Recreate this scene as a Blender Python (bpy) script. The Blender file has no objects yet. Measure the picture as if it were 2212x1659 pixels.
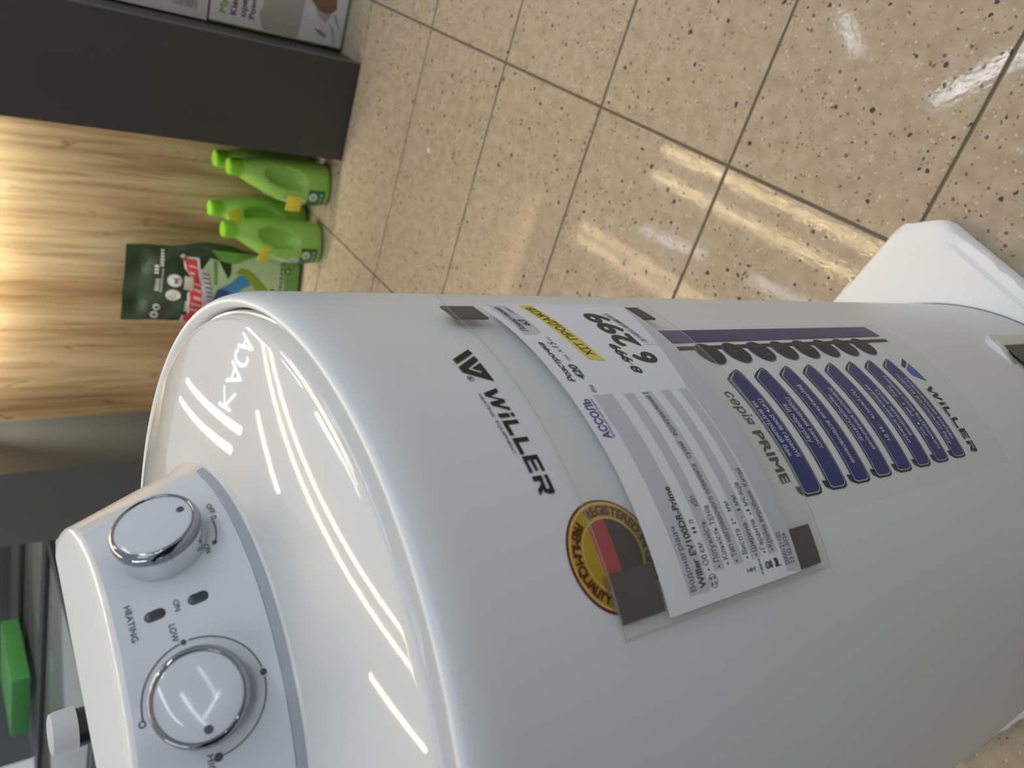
import bpy, bmesh, math, random
from mathutils import Vector, Matrix
from mathutils.geometry import tessellate_polygon

# ---------------------------------------------------------------- scene, camera, light
scene = bpy.context.scene
COL = scene.collection
rnd = random.Random(7)
D2R = math.pi / 180


def lin(c):
    return tuple(((v / 255) / 12.92 if v / 255 <= 0.04045 else (((v / 255) + 0.055) / 1.055) ** 2.4) for v in c)


def make_camera():
    f, yaw, pitch, roll = 1705.05877, 3.73161, 0.66877, 0.06884
    pos = Vector((0.27665, 0.38240, 0.98812))
    fh = Vector((math.cos(yaw), math.sin(yaw), 0))
    r = Vector((math.sin(yaw), -math.cos(yaw), 0))
    z = Vector((0, 0, 1))
    w = fh * math.cos(pitch) - z * math.sin(pitch)
    d = -z * math.cos(pitch) - fh * math.sin(pitch)
    c, s = math.cos(roll), math.sin(roll)
    r, d = c * r + s * d, -s * r + c * d
    # the phone was held upright and the picture lies on its side: world-up points to the left
    X, Y, Z = d, r, -w
    m = Matrix(((X.x, Y.x, Z.x, pos.x), (X.y, Y.y, Z.y, pos.y), (X.z, Y.z, Z.z, pos.z), (0, 0, 0, 1)))
    cd = bpy.data.cameras.new('camera')
    cd.sensor_fit = 'HORIZONTAL'
    cd.sensor_width = 36
    cd.lens = f * 36 / 2212
    cd.clip_start = 0.01
    cd.dof.use_dof = True
    cd.dof.focus_distance = 0.52
    cd.dof.aperture_fstop = 11
    co = bpy.data.objects.new('camera', cd)
    COL.objects.link(co)
    co.matrix_world = m
    scene.camera = co


make_camera()
world = bpy.data.worlds.new('shop_ambient')
scene.world = world
world.use_nodes = True
bg = world.node_tree.nodes['Background']
bg.inputs[0].default_value = (0.86, 0.93, 1.0, 1)
bg.inputs[1].default_value = 0.60
scene.view_settings.view_transform = 'Standard'
scene.view_settings.look = 'None'
scene.view_settings.gamma = 1
scene.view_settings.use_curve_mapping = False
scene.view_settings.exposure = -0.35
try:
    scene.cycles.use_denoising = True
    scene.cycles.max_bounces = 8
    scene.cycles.transparent_max_bounces = 16
    scene.cycles.sample_clamp_indirect = 6
    scene.cycles.caustics_reflective = False
    scene.cycles.caustics_refractive = False
except Exception:
    pass

# ---------------------------------------------------------------- materials
MATS = {}


def mat(name, rgb, rough=0.5, metal=0.0, spec=0.5, alpha=1.0, emit=None, strength=0.0, coat=0.0, trans=0.0,
        bump=None, mottle=None, sss=0.0):
    if name in MATS:
        return MATS[name]
    m = bpy.data.materials.new(name)
    m.use_nodes = True
    nt = m.node_tree
    b = nt.nodes['Principled BSDF']
    col = (*lin(rgb), 1)
    b.inputs['Base Color'].default_value = col
    b.inputs['Roughness'].default_value = rough
    b.inputs['Metallic'].default_value = metal
    b.inputs['Specular IOR Level'].default_value = spec
    b.inputs['Alpha'].default_value = alpha
    b.inputs['Coat Weight'].default_value = coat
    b.inputs['Coat Roughness'].default_value = 0.05
    b.inputs['Transmission Weight'].default_value = trans
    if emit:
        b.inputs['Emission Color'].default_value = (*lin(emit), 1)
        b.inputs['Emission Strength'].default_value = strength
    geo = None
    if bump or mottle:
        geo = nt.nodes.new('ShaderNodeNewGeometry')
    if mottle:                                   # (scale, amount)
        n = nt.nodes.new('ShaderNodeTexNoise')
        n.inputs['Scale'].default_value = mottle[0]
        n.inputs['Detail'].default_value = 4
        nt.links.new(geo.outputs['Position'], n.inputs['Vector'])
        mx = nt.nodes.new('ShaderNodeMix')
        mx.data_type = 'RGBA'
        mx.inputs['A'].default_value = tuple(v * (1 - mottle[1]) for v in col[:3]) + (1,)
        mx.inputs['B'].default_value = tuple(min(1, v * (1 + mottle[1])) for v in col[:3]) + (1,)
        nt.links.new(n.outputs['Fac'], mx.inputs['Factor'])
        nt.links.new(mx.outputs['Result'], b.inputs['Base Color'])
    if bump:                                     # (scale, strength, distance)
        n = nt.nodes.new('ShaderNodeTexNoise')
        n.inputs['Scale'].default_value = bump[0]
        n.inputs['Detail'].default_value = 3
        nt.links.new(geo.outputs['Position'], n.inputs['Vector'])
        bp = nt.nodes.new('ShaderNodeBump')
        bp.inputs['Strength'].default_value = bump[1]
        bp.inputs['Distance'].default_value = bump[2]
        nt.links.new(n.outputs['Fac'], bp.inputs['Height'])
        nt.links.new(bp.outputs['Normal'], b.inputs['Normal'])
    MATS[name] = m
    return m


def ramp(nt, src, stops):
    r = nt.nodes.new('ShaderNodeValToRGB')
    els = r.color_ramp.elements
    while len(els) < len(stops):
        els.new(0.5)
    for e, (p, c) in zip(els, stops):
        e.position = p
        e.color = (*lin(c), 1) if len(c) == 3 else c
    nt.links.new(src, r.inputs[0])
    return r


def mixc(nt, fac, a, b):
    mx = nt.nodes.new('ShaderNodeMix')
    mx.data_type = 'RGBA'
    for inp, v in ((mx.inputs['Factor'], fac), (mx.inputs['A'], a), (mx.inputs['B'], b)):
        if hasattr(v, 'is_linked'):
            nt.links.new(v, inp)
        elif isinstance(v, tuple):
            inp.default_value = (*lin(v), 1)
        else:
            inp.default_value = v
    return mx.outputs['Result']


def terrazzo():
    m = bpy.data.materials.new('terrazzo_tile')
    m.use_nodes = True
    nt = m.node_tree
    b = nt.nodes['Principled BSDF']
    geo = nt.nodes.new('ShaderNodeNewGeometry')
    pos = geo.outputs['Position']

    def noise(scale, detail=3):
        n = nt.nodes.new('ShaderNodeTexNoise')
        n.inputs['Scale'].default_value = scale
        n.inputs['Detail'].default_value = detail
        nt.links.new(pos, n.inputs['Vector'])
        return n.outputs['Fac']

    def flecks(scale, size, share, jitter):
        n = nt.nodes.new('ShaderNodeTexNoise')
        n.inputs['Scale'].default_value = scale * 1.3
        nt.links.new(pos, n.inputs['Vector'])
        ad = nt.nodes.new('ShaderNodeVectorMath')
        ad.operation = 'MULTIPLY_ADD'
        nt.links.new(n.outputs['Color'], ad.inputs[0])
        ad.inputs[1].default_value = (jitter, jitter, jitter)
        nt.links.new(pos, ad.inputs[2])
        v = nt.nodes.new('ShaderNodeTexVoronoi')
        v.inputs['Scale'].default_value = scale
        nt.links.new(ad.outputs[0], v.inputs['Vector'])
        sep = nt.nodes.new('ShaderNodeSeparateColor')
        nt.links.new(v.outputs['Color'], sep.inputs[0])
        # size differs from cell to cell, most cells hold no fleck at all
        th = nt.nodes.new('ShaderNodeMath')
        th.operation = 'MULTIPLY'
        nt.links.new(sep.outputs[1], th.inputs[0])
        th.inputs[1].default_value = size
        lt = nt.nodes.new('ShaderNodeMath')
        lt.operation = 'LESS_THAN'
        nt.links.new(v.outputs['Distance'], lt.inputs[0])
        nt.links.new(th.outputs[0], lt.inputs[1])
        pick = nt.nodes.new('ShaderNodeMath')
        pick.operation = 'LESS_THAN'
        nt.links.new(sep.outputs[0], pick.inputs[0])
        pick.inputs[1].default_value = share
        mul = nt.nodes.new('ShaderNodeMath')
        mul.operation = 'MULTIPLY'
        nt.links.new(lt.outputs[0], mul.inputs[0])
        nt.links.new(pick.outputs[0], mul.inputs[1])
        return mul.outputs[0]

    base = ramp(nt, noise(45, 5), [(0.3, (170, 154, 130)), (0.5, (179, 163, 139)), (0.7, (187, 172, 150))]).outputs[0]
    c = mixc(nt, flecks(200, 0.44, 0.24, 0.004), base, (202, 191, 172))
    c = mixc(nt, flecks(250, 0.42, 0.20, 0.004), c, (146, 131, 109))
    c = mixc(nt, flecks(165, 0.44, 0.18, 0.005), c, (112, 105, 94))
    c = mixc(nt, flecks(98, 0.38, 0.17, 0.008), c, (76, 76, 73))
    nt.links.new(c, b.inputs['Base Color'])
    rr = nt.nodes.new('ShaderNodeMapRange')
    rr.inputs['To Min'].default_value = 0.035
    rr.inputs['To Max'].default_value = 0.085
    nt.links.new(noise(60, 2), rr.inputs['Value'])
    nt.links.new(rr.outputs[0], b.inputs['Roughness'])
    b.inputs['Specular IOR Level'].default_value = 0.22
    bp = nt.nodes.new('ShaderNodeBump')
    bp.inputs['Strength'].default_value = 0.06
    bp.inputs['Distance'].default_value = 0.001
    nt.links.new(noise(140, 2), bp.inputs['Height'])
    nt.links.new(bp.outputs['Normal'], b.inputs['Normal'])
    return m


def wood():
    m = bpy.data.materials.new('oak_laminate')
    m.use_nodes = True
    nt = m.node_tree
    b = nt.nodes['Principled BSDF']
    geo = nt.nodes.new('ShaderNodeNewGeometry')

    def stretched(sy, sz, detail, dist=0.0):
        mp = nt.nodes.new('ShaderNodeMapping')
        mp.inputs['Scale'].default_value = (1, sy, sz)
        nt.links.new(geo.outputs['Position'], mp.inputs['Vector'])
        n = nt.nodes.new('ShaderNodeTexNoise')
        n.inputs['Scale'].default_value = 1
        n.inputs['Detail'].default_value = detail
        n.inputs['Distortion'].default_value = dist
        nt.links.new(mp.outputs[0], n.inputs['Vector'])
        return n.outputs['Fac']

    broad = ramp(nt, stretched(11, 1.1, 3, 0.6), [(0.30, (176, 144, 102)), (0.46, (210, 182, 138)), (0.62, (224, 200, 158)), (0.75, (198, 166, 122))]).outputs[0]
    grain = ramp(nt, stretched(70, 3.5, 4, 0.4), [(0.35, (120, 88, 54)), (0.55, (255, 255, 255))]).outputs[0]
    knots = ramp(nt, stretched(26, 7, 2, 1.2), [(0.24, (70, 45, 28)), (0.34, (255, 255, 255))]).outputs[0]
    c = mixc(nt, 0.28, broad, grain)
    mul = nt.nodes.new('ShaderNodeMix')
    mul.data_type = 'RGBA'
    mul.blend_type = 'MULTIPLY'
    mul.inputs['Factor'].default_value = 0.38
    nt.links.new(broad, mul.inputs['A'])
    nt.links.new(grain, mul.inputs['B'])
    mul2 = nt.nodes.new('ShaderNodeMix')
    mul2.data_type = 'RGBA'
    mul2.blend_type = 'MULTIPLY'
    mul2.inputs['Factor'].default_value = 0.6
    nt.links.new(mul.outputs['Result'], mul2.inputs['A'])
    nt.links.new(knots, mul2.inputs['B'])
    nt.links.new(mul2.outputs['Result'], b.inputs['Base Color'])
    b.inputs['Roughness'].default_value = 0.45
    return m


WHITE = mat('white_enamel', (226, 229, 230), 0.34, spec=0.5, bump=(160, 0.03, 0.0006))
GLOSS = mat('white_gloss_plastic', (218, 218, 215), 0.035, spec=0.5, bump=(9, 0.02, 0.0008))
PANEL = mat('panel_plastic', (212, 216, 222), 0.22)
HOUSE = mat('housing_plastic', (228, 228, 226), 0.16)
CHROME = mat('chrome', (150, 152, 158), 0.05, metal=1.0)
CHROMEL = mat('chrome_side', (222, 223, 226), 0.12, metal=0.9)
KNOBW = mat('knob_white', (210, 214, 221), 0.08)
INK = mat('panel_ink', (70, 72, 78), 0.5)
BLACK = mat('black_print', (24, 26, 30), 0.45)
CARDINK = mat('card_ink', (48, 46, 46), 0.6)
PAPER = mat('card_paper', (240, 241, 246), 0.7)
PAPERGREY = mat('card_grey', (206, 207, 216), 0.7)
YELLOW = mat('yellow_highlight', (232, 214, 84), 0.7)
BLUETXT = mat('blue_print', (62, 72, 158), 0.6)
SLEEVE = mat('clear_plastic', (210, 206, 192), 0.12, alpha=0.06)
FILM = mat('clear_film', (222, 224, 224), 0.2, alpha=0.10)
MAGNET = mat('magnet_pad', (66, 64, 61), 0.75, mottle=(220, 0.25))
NAVY = mat('navy_print', (20, 32, 74), 0.3)
NAVYIN = mat('navy_fill', (26, 50, 118), 0.3)
STRIPE = mat('stripe_blue', (34, 46, 112), 0.3)
WHITEPR = mat('white_print', (226, 228, 232), 0.4)
ICONBLK = mat('icon_black', (34, 33, 30), 0.4)
ICONBLU = mat('icon_blue', (84, 120, 178), 0.4)
LOGOBLU = mat('emblem_blue', (58, 106, 190), 0.4)
GOLD = mat('gold_foil', (200, 172, 62), 0.34, metal=0.55)
GOLDL = mat('gold_line', (232, 210, 120), 0.3, metal=0.5)
REDFOIL = mat('red_foil', (140, 30, 44), 0.35, metal=0.3)
REDPR = mat('red_print', (176, 38, 56), 0.4)
SEALTXT = mat('maroon_print', (92, 26, 30), 0.4)
FOAM = mat('white_foam', (249, 249, 248), 0.85, bump=(420, 0.25, 0.001))
PIPE = mat('black_pipe', (32, 34, 36), 0.25)
PIPECAP = mat('translucent_cap', (214, 218, 220), 0.35, alpha=0.82)
GROUT = mat('grout', (108, 100, 82), 0.9)
TILE = terrazzo()
WOOD = wood()
DARK = mat('anthracite_laminate', (58, 58, 57), 0.42, bump=(900, 0.08, 0.0004))
DARKED = mat('grey_edge_band', (96, 97, 98), 0.4)
GREEN = mat('green_plastic', (142, 192, 84), 0.36)
GREENCAP = mat('green_cap', (128, 192, 44), 0.3)


# ---------------------------------------------------------------- object helpers
def link(o, parent=None):
    COL.objects.link(o)
    if parent is not None:
        o.parent = parent
    return o


def world_of(o):
    v = Vector((0, 0, 0))
    while o is not None:
        v += o.location
        o = o.parent
    return v


def thing(name, label, cat, loc=(0, 0, 0), group=None):
    o = bpy.data.objects.new(name, None)
    o.empty_display_size = 0.05
    o.location = loc
    COL.objects.link(o)
    tag(o, label, cat, group)
    return o


def tag(o, label, cat, group=None):
    o['label'] = label
    o['category'] = cat
    if group:
        o['group'] = group
    return o


def build(name, verts, faces, m, parent=None, smooth=True, angle=35, origin=None):
    """verts are given in world space; the object sits at its parent's origin (or at `origin`)."""
    base = world_of(parent) if parent is not None else Vector((0, 0, 0))
    org = Vector(origin) if origin is not None else base
    me = bpy.data.meshes.new(name)
    me.from_pydata([tuple(Vector(v) - org) for v in verts], [], faces)
    me.update()
    me.validate()
    if smooth:
        me.polygons.foreach_set('use_smooth', [True] * len(me.polygons))
        me.set_sharp_from_angle(angle=angle * D2R)
    me.materials.append(m)
    o = bpy.data.objects.new(name, me)
    o.location = org - base
    return link(o, parent)


def grid(nu, nv, fn, closed_u=False):
    verts = [fn(i, j) for j in range(nv) for i in range(nu)]
    faces = []
    for j in range(nv - 1):
        for i in range(nu - (0 if closed_u else 1)):
            a, b = j * nu + i, j * nu + (i + 1) % nu
            faces.append((a, b, b + nu, a + nu))
    return verts, faces


def lathe(prof, n=96, center=(0, 0, 0), axis=None, cap0=False, cap1=False):
    """prof: (radius, height) pairs; axis: unit vector (default +z)."""
    c = Vector(center)
    ax = Vector(axis) if axis is not None else Vector((0, 0, 1))
    t = ax.orthogonal().normalized() if axis is not None else Vector((1, 0, 0))
    u = ax.cross(t)
    verts, faces = grid(n, len(prof), lambda i, j: c + ax * prof[j][1] + prof[j][0] * (t * math.cos(2 * math.pi * i / n) + u * math.sin(2 * math.pi * i / n)), True)
    if cap0:
        verts.append(c + ax * prof[0][1])
        k = len(verts) - 1
        faces += [((i + 1) % n, i, k) for i in range(n)]
    if cap1:
        off = (len(prof) - 1) * n
        verts.append(c + ax * prof[-1][1])
        k = len(verts) - 1
        faces += [(off + i, off + (i + 1) % n, k) for i in range(n)]
    return verts, faces


def box_vf(x0, x1, y0, y1, z0, z1):
    v = [(x0, y0, z0), (x1, y0, z0), (x1, y1, z0), (x0, y1, z0), (x0, y0, z1), (x1, y0, z1), (x1, y1, z1), (x0, y1, z1)]
    f = [(3, 2, 1, 0), (4, 5, 6, 7), (0, 1, 5, 4), (1, 2, 6, 5), (2, 3, 7, 6), (3, 0, 4, 7)]
    return v, f


def bevel_box(name, x0, x1, y0, y1, z0, z1, m, parent=None, bev=0.003, seg=2):
    bm = bmesh.new()
    v, f = box_vf(x0, x1, y0, y1, z0, z1)
    vs = [bm.verts.new(p) for p in v]
    for q in f:
        bm.faces.new([vs[i] for i in q])
    if bev:
        bmesh.ops.bevel(bm, geom=bm.edges[:], offset=bev, segments=seg, profile=0.6, affect='EDGES')
    bm.verts.index_update()
    verts = [tuple(q.co) for q in bm.verts]
    faces = [[q.index for q in fc.verts] for fc in bm.faces]
    bm.free()
    return build(name, verts, faces, m, parent)


# ---------------------------------------------------------------- flat print on curved surfaces
# surfaces: fn(a, z, off) -> point. 'a' is an azimuth in degrees (or a coordinate in metres for flat things)
R = 0.225


def S_cyl(a, z, off=0.0):
    return Vector(((R + off) * math.cos(a * D2R), (R + off) * math.sin(a * D2R), z))


def card_r(a):
    return 0.2286 + 0.0034 * min(1.1, max(0.0, (a - 49) / 50))


def S_card(a, z, off=0.0):
    r = card_r(a) + off
    return Vector((r * math.cos(a * D2R), r * math.sin(a * D2R), z))


CK, CR0, CZ0 = 0.424, 0.1325, 0.861
CEL = math.atan(CK)


def S_cone(a, z, off=0.0):
    r = CR0 - CK * (z - CZ0) + off * math.cos(CEL)
    return Vector((r * math.cos(a * D2R), r * math.sin(a * D2R), z + off * math.sin(CEL)))


def sub2d(verts, faces, su, sv, mx=0.006):
    """cut 2D triangles so that none spans more than mx metres (su, sv: metres per unit)."""
    bm = bmesh.new()
    vs = [bm.verts.new((v[0] * su, v[1] * sv, 0)) for v in verts]
    for f in faces:
        try:
            bm.faces.new([vs[i] for i in f])
        except ValueError:
            pass
    bmesh.ops.triangulate(bm, faces=bm.faces[:])
    for _ in range(7):
        long = [e for e in bm.edges if abs(e.verts[0].co.x - e.verts[1].co.x) > mx]
        if not long:
            break
        bmesh.ops.subdivide_edges(bm, edges=long, cuts=1)
        bmesh.ops.triangulate(bm, faces=bm.faces[:])
    bm.verts.index_update()
    out = [(v.co.x / su, v.co.y / sv) for v in bm.verts]
    fo = [[v.index for v in f.verts] for f in bm.faces]
    bm.free()
    return out, fo


def put(name, verts, faces, surf, off, m, parent, su=None, mx=0.006):
    if su is None:
        su = R * D2R
    v, f = sub2d(verts, faces, su, 1.0, mx)
    return build(name, [surf(a, z, off) for a, z in v], f, m, parent, smooth=False)


def polys(lists):
    v, f = [], []
    for L in lists:
        f.append(list(range(len(v), len(v) + len(L))))
        v += [tuple(q) for q in L]
    return v, f


def ngon(cx, cy, rx, ry, n=40):
    return [(cx + rx * math.cos(2 * math.pi * i / n), cy + ry * math.sin(2 * math.pi * i / n)) for i in range(n)]


def ring2d(cx, cy, r0, r1, sx, sy, n=48, a0=0.0, a1=2 * math.pi):
    v, f = [], []
    full = abs(a1 - a0 - 2 * math.pi) < 1e-6
    k = n if full else n + 1
    for i in range(k):
        t = a0 + (a1 - a0) * i / n
        for r in (r0, r1):
            v.append((cx + sx * r * math.cos(t), cy + sy * r * math.sin(t)))
    for i in range(n):
        j = (i + 1) % k
        f.append([2 * i, 2 * i + 1, 2 * j + 1, 2 * j])
    return v, f


def stroke(pts, w, sx=1.0):
    """polyline of width w (metres); x is stored in units of sx metres."""
    P = [Vector((p[0] * sx, p[1])) for p in pts]
    v, f = [], []
    for i in range(len(P) - 1):
        d = (P[i + 1] - P[i])
        if d.length < 1e-9:
            continue
        d.normalize()
        n = Vector((-d.y, d.x)) * w / 2
        e = d * w * 0.25
        k = len(v)
        for q in (P[i] - e + n, P[i] - e - n, P[i + 1] + e - n, P[i + 1] + e + n):
            v.append((q.x / sx, q.y))
        f.append([k, k + 1, k + 2, k + 3])
    return v, f


def join(*vf):
    v, f = [], []
    for a, b in vf:
        k = len(v)
        v += list(a)
        f += [[i + k for i in q] for q in b]
    return v, f


_TXT = {}


def glyphs(s, bold=0.0, res=4):
    """2D outline of a string: every contour filled on its own, weight added as a band along the outline."""
    key = (s, bold)
    if key in _TXT:
        return _TXT[key]
    cu = bpy.data.curves.new('lettering', 'FONT')
    cu.body = s
    cu.resolution_u = res
    cu.fill_mode = 'NONE'
    ob = bpy.data.objects.new('lettering', cu)
    COL.objects.link(ob)
    dg = bpy.context.evaluated_depsgraph_get()
    me = bpy.data.meshes.new_from_object(ob.evaluated_get(dg))
    co = [(q.co.x, q.co.y) for q in me.vertices]
    nxt = {}
    for e in me.edges:
        a, b = e.vertices
        nxt.setdefault(a, []).append(b)
        nxt.setdefault(b, []).append(a)
    bpy.data.objects.remove(ob)
    bpy.data.curves.remove(cu)
    bpy.data.meshes.remove(me)
    loops, seen = [], set()
    for st in range(len(co)):
        if st in seen or st not in nxt:
            continue
        lp, cur, prev = [], st, None
        while cur not in seen:
            seen.add(cur)
            lp.append(cur)
            cand = [q for q in nxt[cur] if q != prev and q not in seen]
            if not cand:
                break
            # follow the numbering of the curve points, so that the direction of the contour is kept
            cand.sort(key=lambda q: (q != cur + 1, abs(q - cur)))
            prev, cur = cur, cand[0]
        P = [co[q] for q in lp]
        Q = []
        for q in P:
            if not Q or math.hypot(q[0] - Q[-1][0], q[1] - Q[-1][1]) > 1e-5:
                Q.append(q)
        if len(Q) > 2 and math.hypot(Q[0][0] - Q[-1][0], Q[0][1] - Q[-1][1]) < 1e-5:
            Q.pop()
        if len(Q) > 2:
            loops.append(Q)

    def area(P):
        return 0.5 * sum(P[k][0] * P[(k + 1) % len(P)][1] - P[(k + 1) % len(P)][0] * P[k][1] for k in range(len(P)))

    def inside(pt, P):
        c = False
        for k in range(len(P)):
            (x1, y1), (x2, y2) = P[k], P[(k + 1) % len(P)]
            if (y1 > pt[1]) != (y2 > pt[1]) and pt[0] < (x2 - x1) * (pt[1] - y1) / (y2 - y1) + x1:
                c = not c
        return c
    ar = [area(P) for P in loops]
    big = max(range(len(loops)), key=lambda k: abs(ar[k]))
    sgn = 1 if ar[big] > 0 else -1
    V, F = [], []
    outers = [k for k in range(len(loops)) if ar[k] * sgn > 0]
    holes = [k for k in range(len(loops)) if ar[k] * sgn <= 0]
    own = {k: [] for k in outers}
    for h in holes:
        cont = [k for k in outers if inside(loops[h][0], loops[k]) and abs(ar[k]) > abs(ar[h])]
        if cont:
            own[min(cont, key=lambda k: abs(ar[k]))].append(h)
    for k in outers:
        rings = [loops[k]] + [loops[h] for h in own[k]]
        flat = [q for r_ in rings for q in r_]
        tris = tessellate_polygon([[Vector((x, y, 0)) for x, y in r_] for r_ in rings])
        n0 = len(V)
        V += flat
        F += [[n0 + q for q in t] for t in tris]
    if bold > 0:
        for P in loops:
            v2, f2 = stroke(P + [P[0]], bold * 2)
            n0 = len(V)
            V += v2
            F += [[n0 + q for q in t] for t in f2]
    _TXT[key] = (V, F)
    return V, F


_caps = glyphs('H')[0]
CAPH = max(q[1] for q in _caps)


def text2d(s, a0, a1, zb, cap, bold=0.0, shear=0.0, up=1):
    """text from a0 to a1 along the surface, baseline at zb, capitals `cap` high; up=-1 prints it upside down."""
    v, f = glyphs(s, bold)
    x0, x1 = min(q[0] for q in v), max(q[0] for q in v)
    k = (a1 - a0) / (x1 - x0)
    out = []
    for x, y in v:
        yy = y / CAPH
        out.append((a0 + (x - x0 + shear * y) * k, zb + up * cap * yy))
    return out, f


# ---------------------------------------------------------------- the setting: tiled floor
def make_floor():
    tx0, ty0 = -1.37319, 0.23983
    i0, i1, j0, j1 = -10, 11, -8, 4
    X0, X1, Y0, Y1 = tx0 + 0.3 * i0, tx0 + 0.3 * i1, ty0 + 0.6 * j0, ty0 + 0.6 * j1
    v, f = box_vf(X0 - 0.4, X1 + 0.4, Y0 - 0.4, Y1 + 0.4, -0.05, -0.0025)
    fl = build('floor', v, f, GROUT, None, smooth=False, origin=(0, 0, 0))
    fl['kind'] = 'structure'
    g, b = 0.0024, 0.0012
    hx, hy = 0.15 - g, 0.30 - g
    tv = []
    for z, e in ((-0.012, 0.0), (-0.0008, 0.0), (0.0, b)):
        tv += [(-hx + e, -hy + e, z), (hx - e, -hy + e, z), (hx - e, hy - e, z), (-hx + e, hy - e, z)]
    tf = [(8, 9, 10, 11)]
    for k in (0, 4):
        tf += [(k + i, k + (i + 1) % 4, k + 4 + (i + 1) % 4, k + 4 + i) for i in range(4)]
    me = bpy.data.meshes.new('tile')
    me.from_pydata(tv, [], tf)
    me.materials.append(TILE)
    for i in range(i0, i1):
        for j in range(j0, j1):
            o = bpy.data.objects.new('tile', me)
            o.location = (tx0 + 0.3 * i + 0.15, ty0 + 0.6 * j + 0.3, rnd.uniform(-0.0003, 0.0003))
            o.parent = fl
            COL.objects.link(o)


make_floor()


# ---------------------------------------------------------------- ceiling lamps
def lamp(name, label, x0, x1, y0, y1, z, rgb, strength, group, hw=0.008):
    dx, dy = x1 - x0, y1 - y0
    ln = math.hypot(dx, dy)
    d = Vector((dx, dy, 0)) / ln
    n = Vector((-d.y, d.x, 0))
    c = Vector(((x0 + x1) / 2, (y0 + y1) / 2, z))
    t = thing(name, label, 'lamp', c, group)

    def slab(hw, za, zb, hl):
        v = []
        for zz in (za, zb):
            for s1, s2 in ((-1, -1), (1, -1), (1, 1), (-1, 1)):
                v.append(c + d * hl * s1 + n * hw * s2 + Vector((0, 0, zz)))
        return v, [(3, 2, 1, 0), (4, 5, 6, 7), (0, 1, 5, 4), (1, 2, 6, 5), (2, 3, 7, 6), (3, 0, 4, 7)]
    v, f = slab(hw + 0.01, 0.0, 0.05, ln / 2)
    build('lamp_housing', v, f, mat('lamp_aluminium', (210, 210, 210), 0.4, metal=0.6), t, smooth=False)
    v, f = slab(hw, -0.012, -0.0005, ln / 2 - 0.01)
    build('diffuser', v, f, mat('lamp_light_%d' % int(strength) + ('w' if rgb[2] < 220 else 'c'), rgb, 0.5, emit=rgb, strength=strength), t, smooth=False)
    for s in (-1, 1):
        q = c + d * s * (ln / 2 - 0.2)
        v, f = box_vf(q.x - 0.002, q.x + 0.002, q.y - 0.002, q.y + 0.002, z + 0.05, z + 0.6)
        build('suspension_wire', v, f, mat('wire_steel', (150, 150, 150), 0.4, metal=1), t, smooth=False)
    return t


WARM, COOL = (255, 224, 172), (240, 246, 255)
LAMPS = [
    (-3.0, -1.25, -0.21, -0.21, 2.7, WARM, 110, 0.006, 'warm linear lamp over the tiled aisle, nearer the appliance boxes'),
    (-3.0, -1.25, -0.37, -0.37, 2.7, WARM, 110, 0.005, 'warm linear lamp over the tiled aisle, nearer the detergent bag'),
    (-4.6, -0.5, -0.87, -0.87, 2.7, WARM, 90, 0.0025, 'long thin warm lamp over the shelving, inner of a pair'),
    (-4.6, -0.5, -0.96, -0.96, 2.7, WARM, 90, 0.0025, 'long thin warm lamp over the shelving, outer of a pair'),
    (-3.05, -0.35, -1.21, -1.21, 2.7, WARM, 90, 0.005, 'warm linear lamp over the shelving, next to the thin pair'),
    (-9.5, -3.28, -4.58, -1.53, 2.7, WARM, 40, 0.026, 'far warm lamp set at an angle, nearer the lit sign'),
    (-10.5, -3.40, -5.52, -1.78, 2.7, WARM, 40, 0.026, 'far warm lamp set at an angle, farther from the lit sign'),
    (-2.95, -2.42, -0.70, -0.64, 2.7, COOL, 80, 0.0035, 'short cold white lamp above the shelving, farther one'),
    (-2.10, -1.30, -0.62, -0.58, 2.7, COOL, 80, 0.0035, 'short cold white lamp above the shelving, nearer one'),
    (-1.62, -1.34, 0.45, 0.75, 2.7, COOL, 60, 0.014, 'short cold white lamp hung askew over the open aisle'),
    (-2.24, -2.06, 0.70, 0.55, 2.7, COOL, 40, 0.014, 'very short cold white lamp hung askew over the open aisle'),
    (-2.4, 0.2, 1.9, 1.9, 2.9, COOL, 60, 0.02, 'cold white linear lamp above the far side of the aisle'),
    (0.6, 2.6, -1.6, -1.6, 2.9, COOL, 60, 0.02, 'cold white linear lamp beside the heater aisle'),
    (0.3, 1.7, 1.7, 1.9, 2.9, COOL, 24, 0.025, 'cold white lamp behind the viewer, first row'),
    (1.2, 2.6, 2.5, 2.6, 2.9, COOL, 24, 0.025, 'cold white lamp behind the viewer, second row'),
    (2.2, 2.4, 2.7, 4.1, 2.9, COOL, 24, 0.025, 'cold white lamp behind the viewer, set crosswise'),
    (1.0, 2.4, 3.6, 3.7, 2.9, COOL, 24, 0.025, 'cold white lamp behind the viewer, last row'),
    (0.6, 2.2, 0.6, 0.6, 2.9, COOL, 24, 0.025, 'cold white lamp above the added shelving behind the viewer'),
]
for x0, x1, y0, y1, z, rgb, st, hw, lb in LAMPS:
    lamp('ceiling_lamp', lb, x0, x1, y0, y1, z, rgb, st, 'ceiling lamps', hw)


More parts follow.
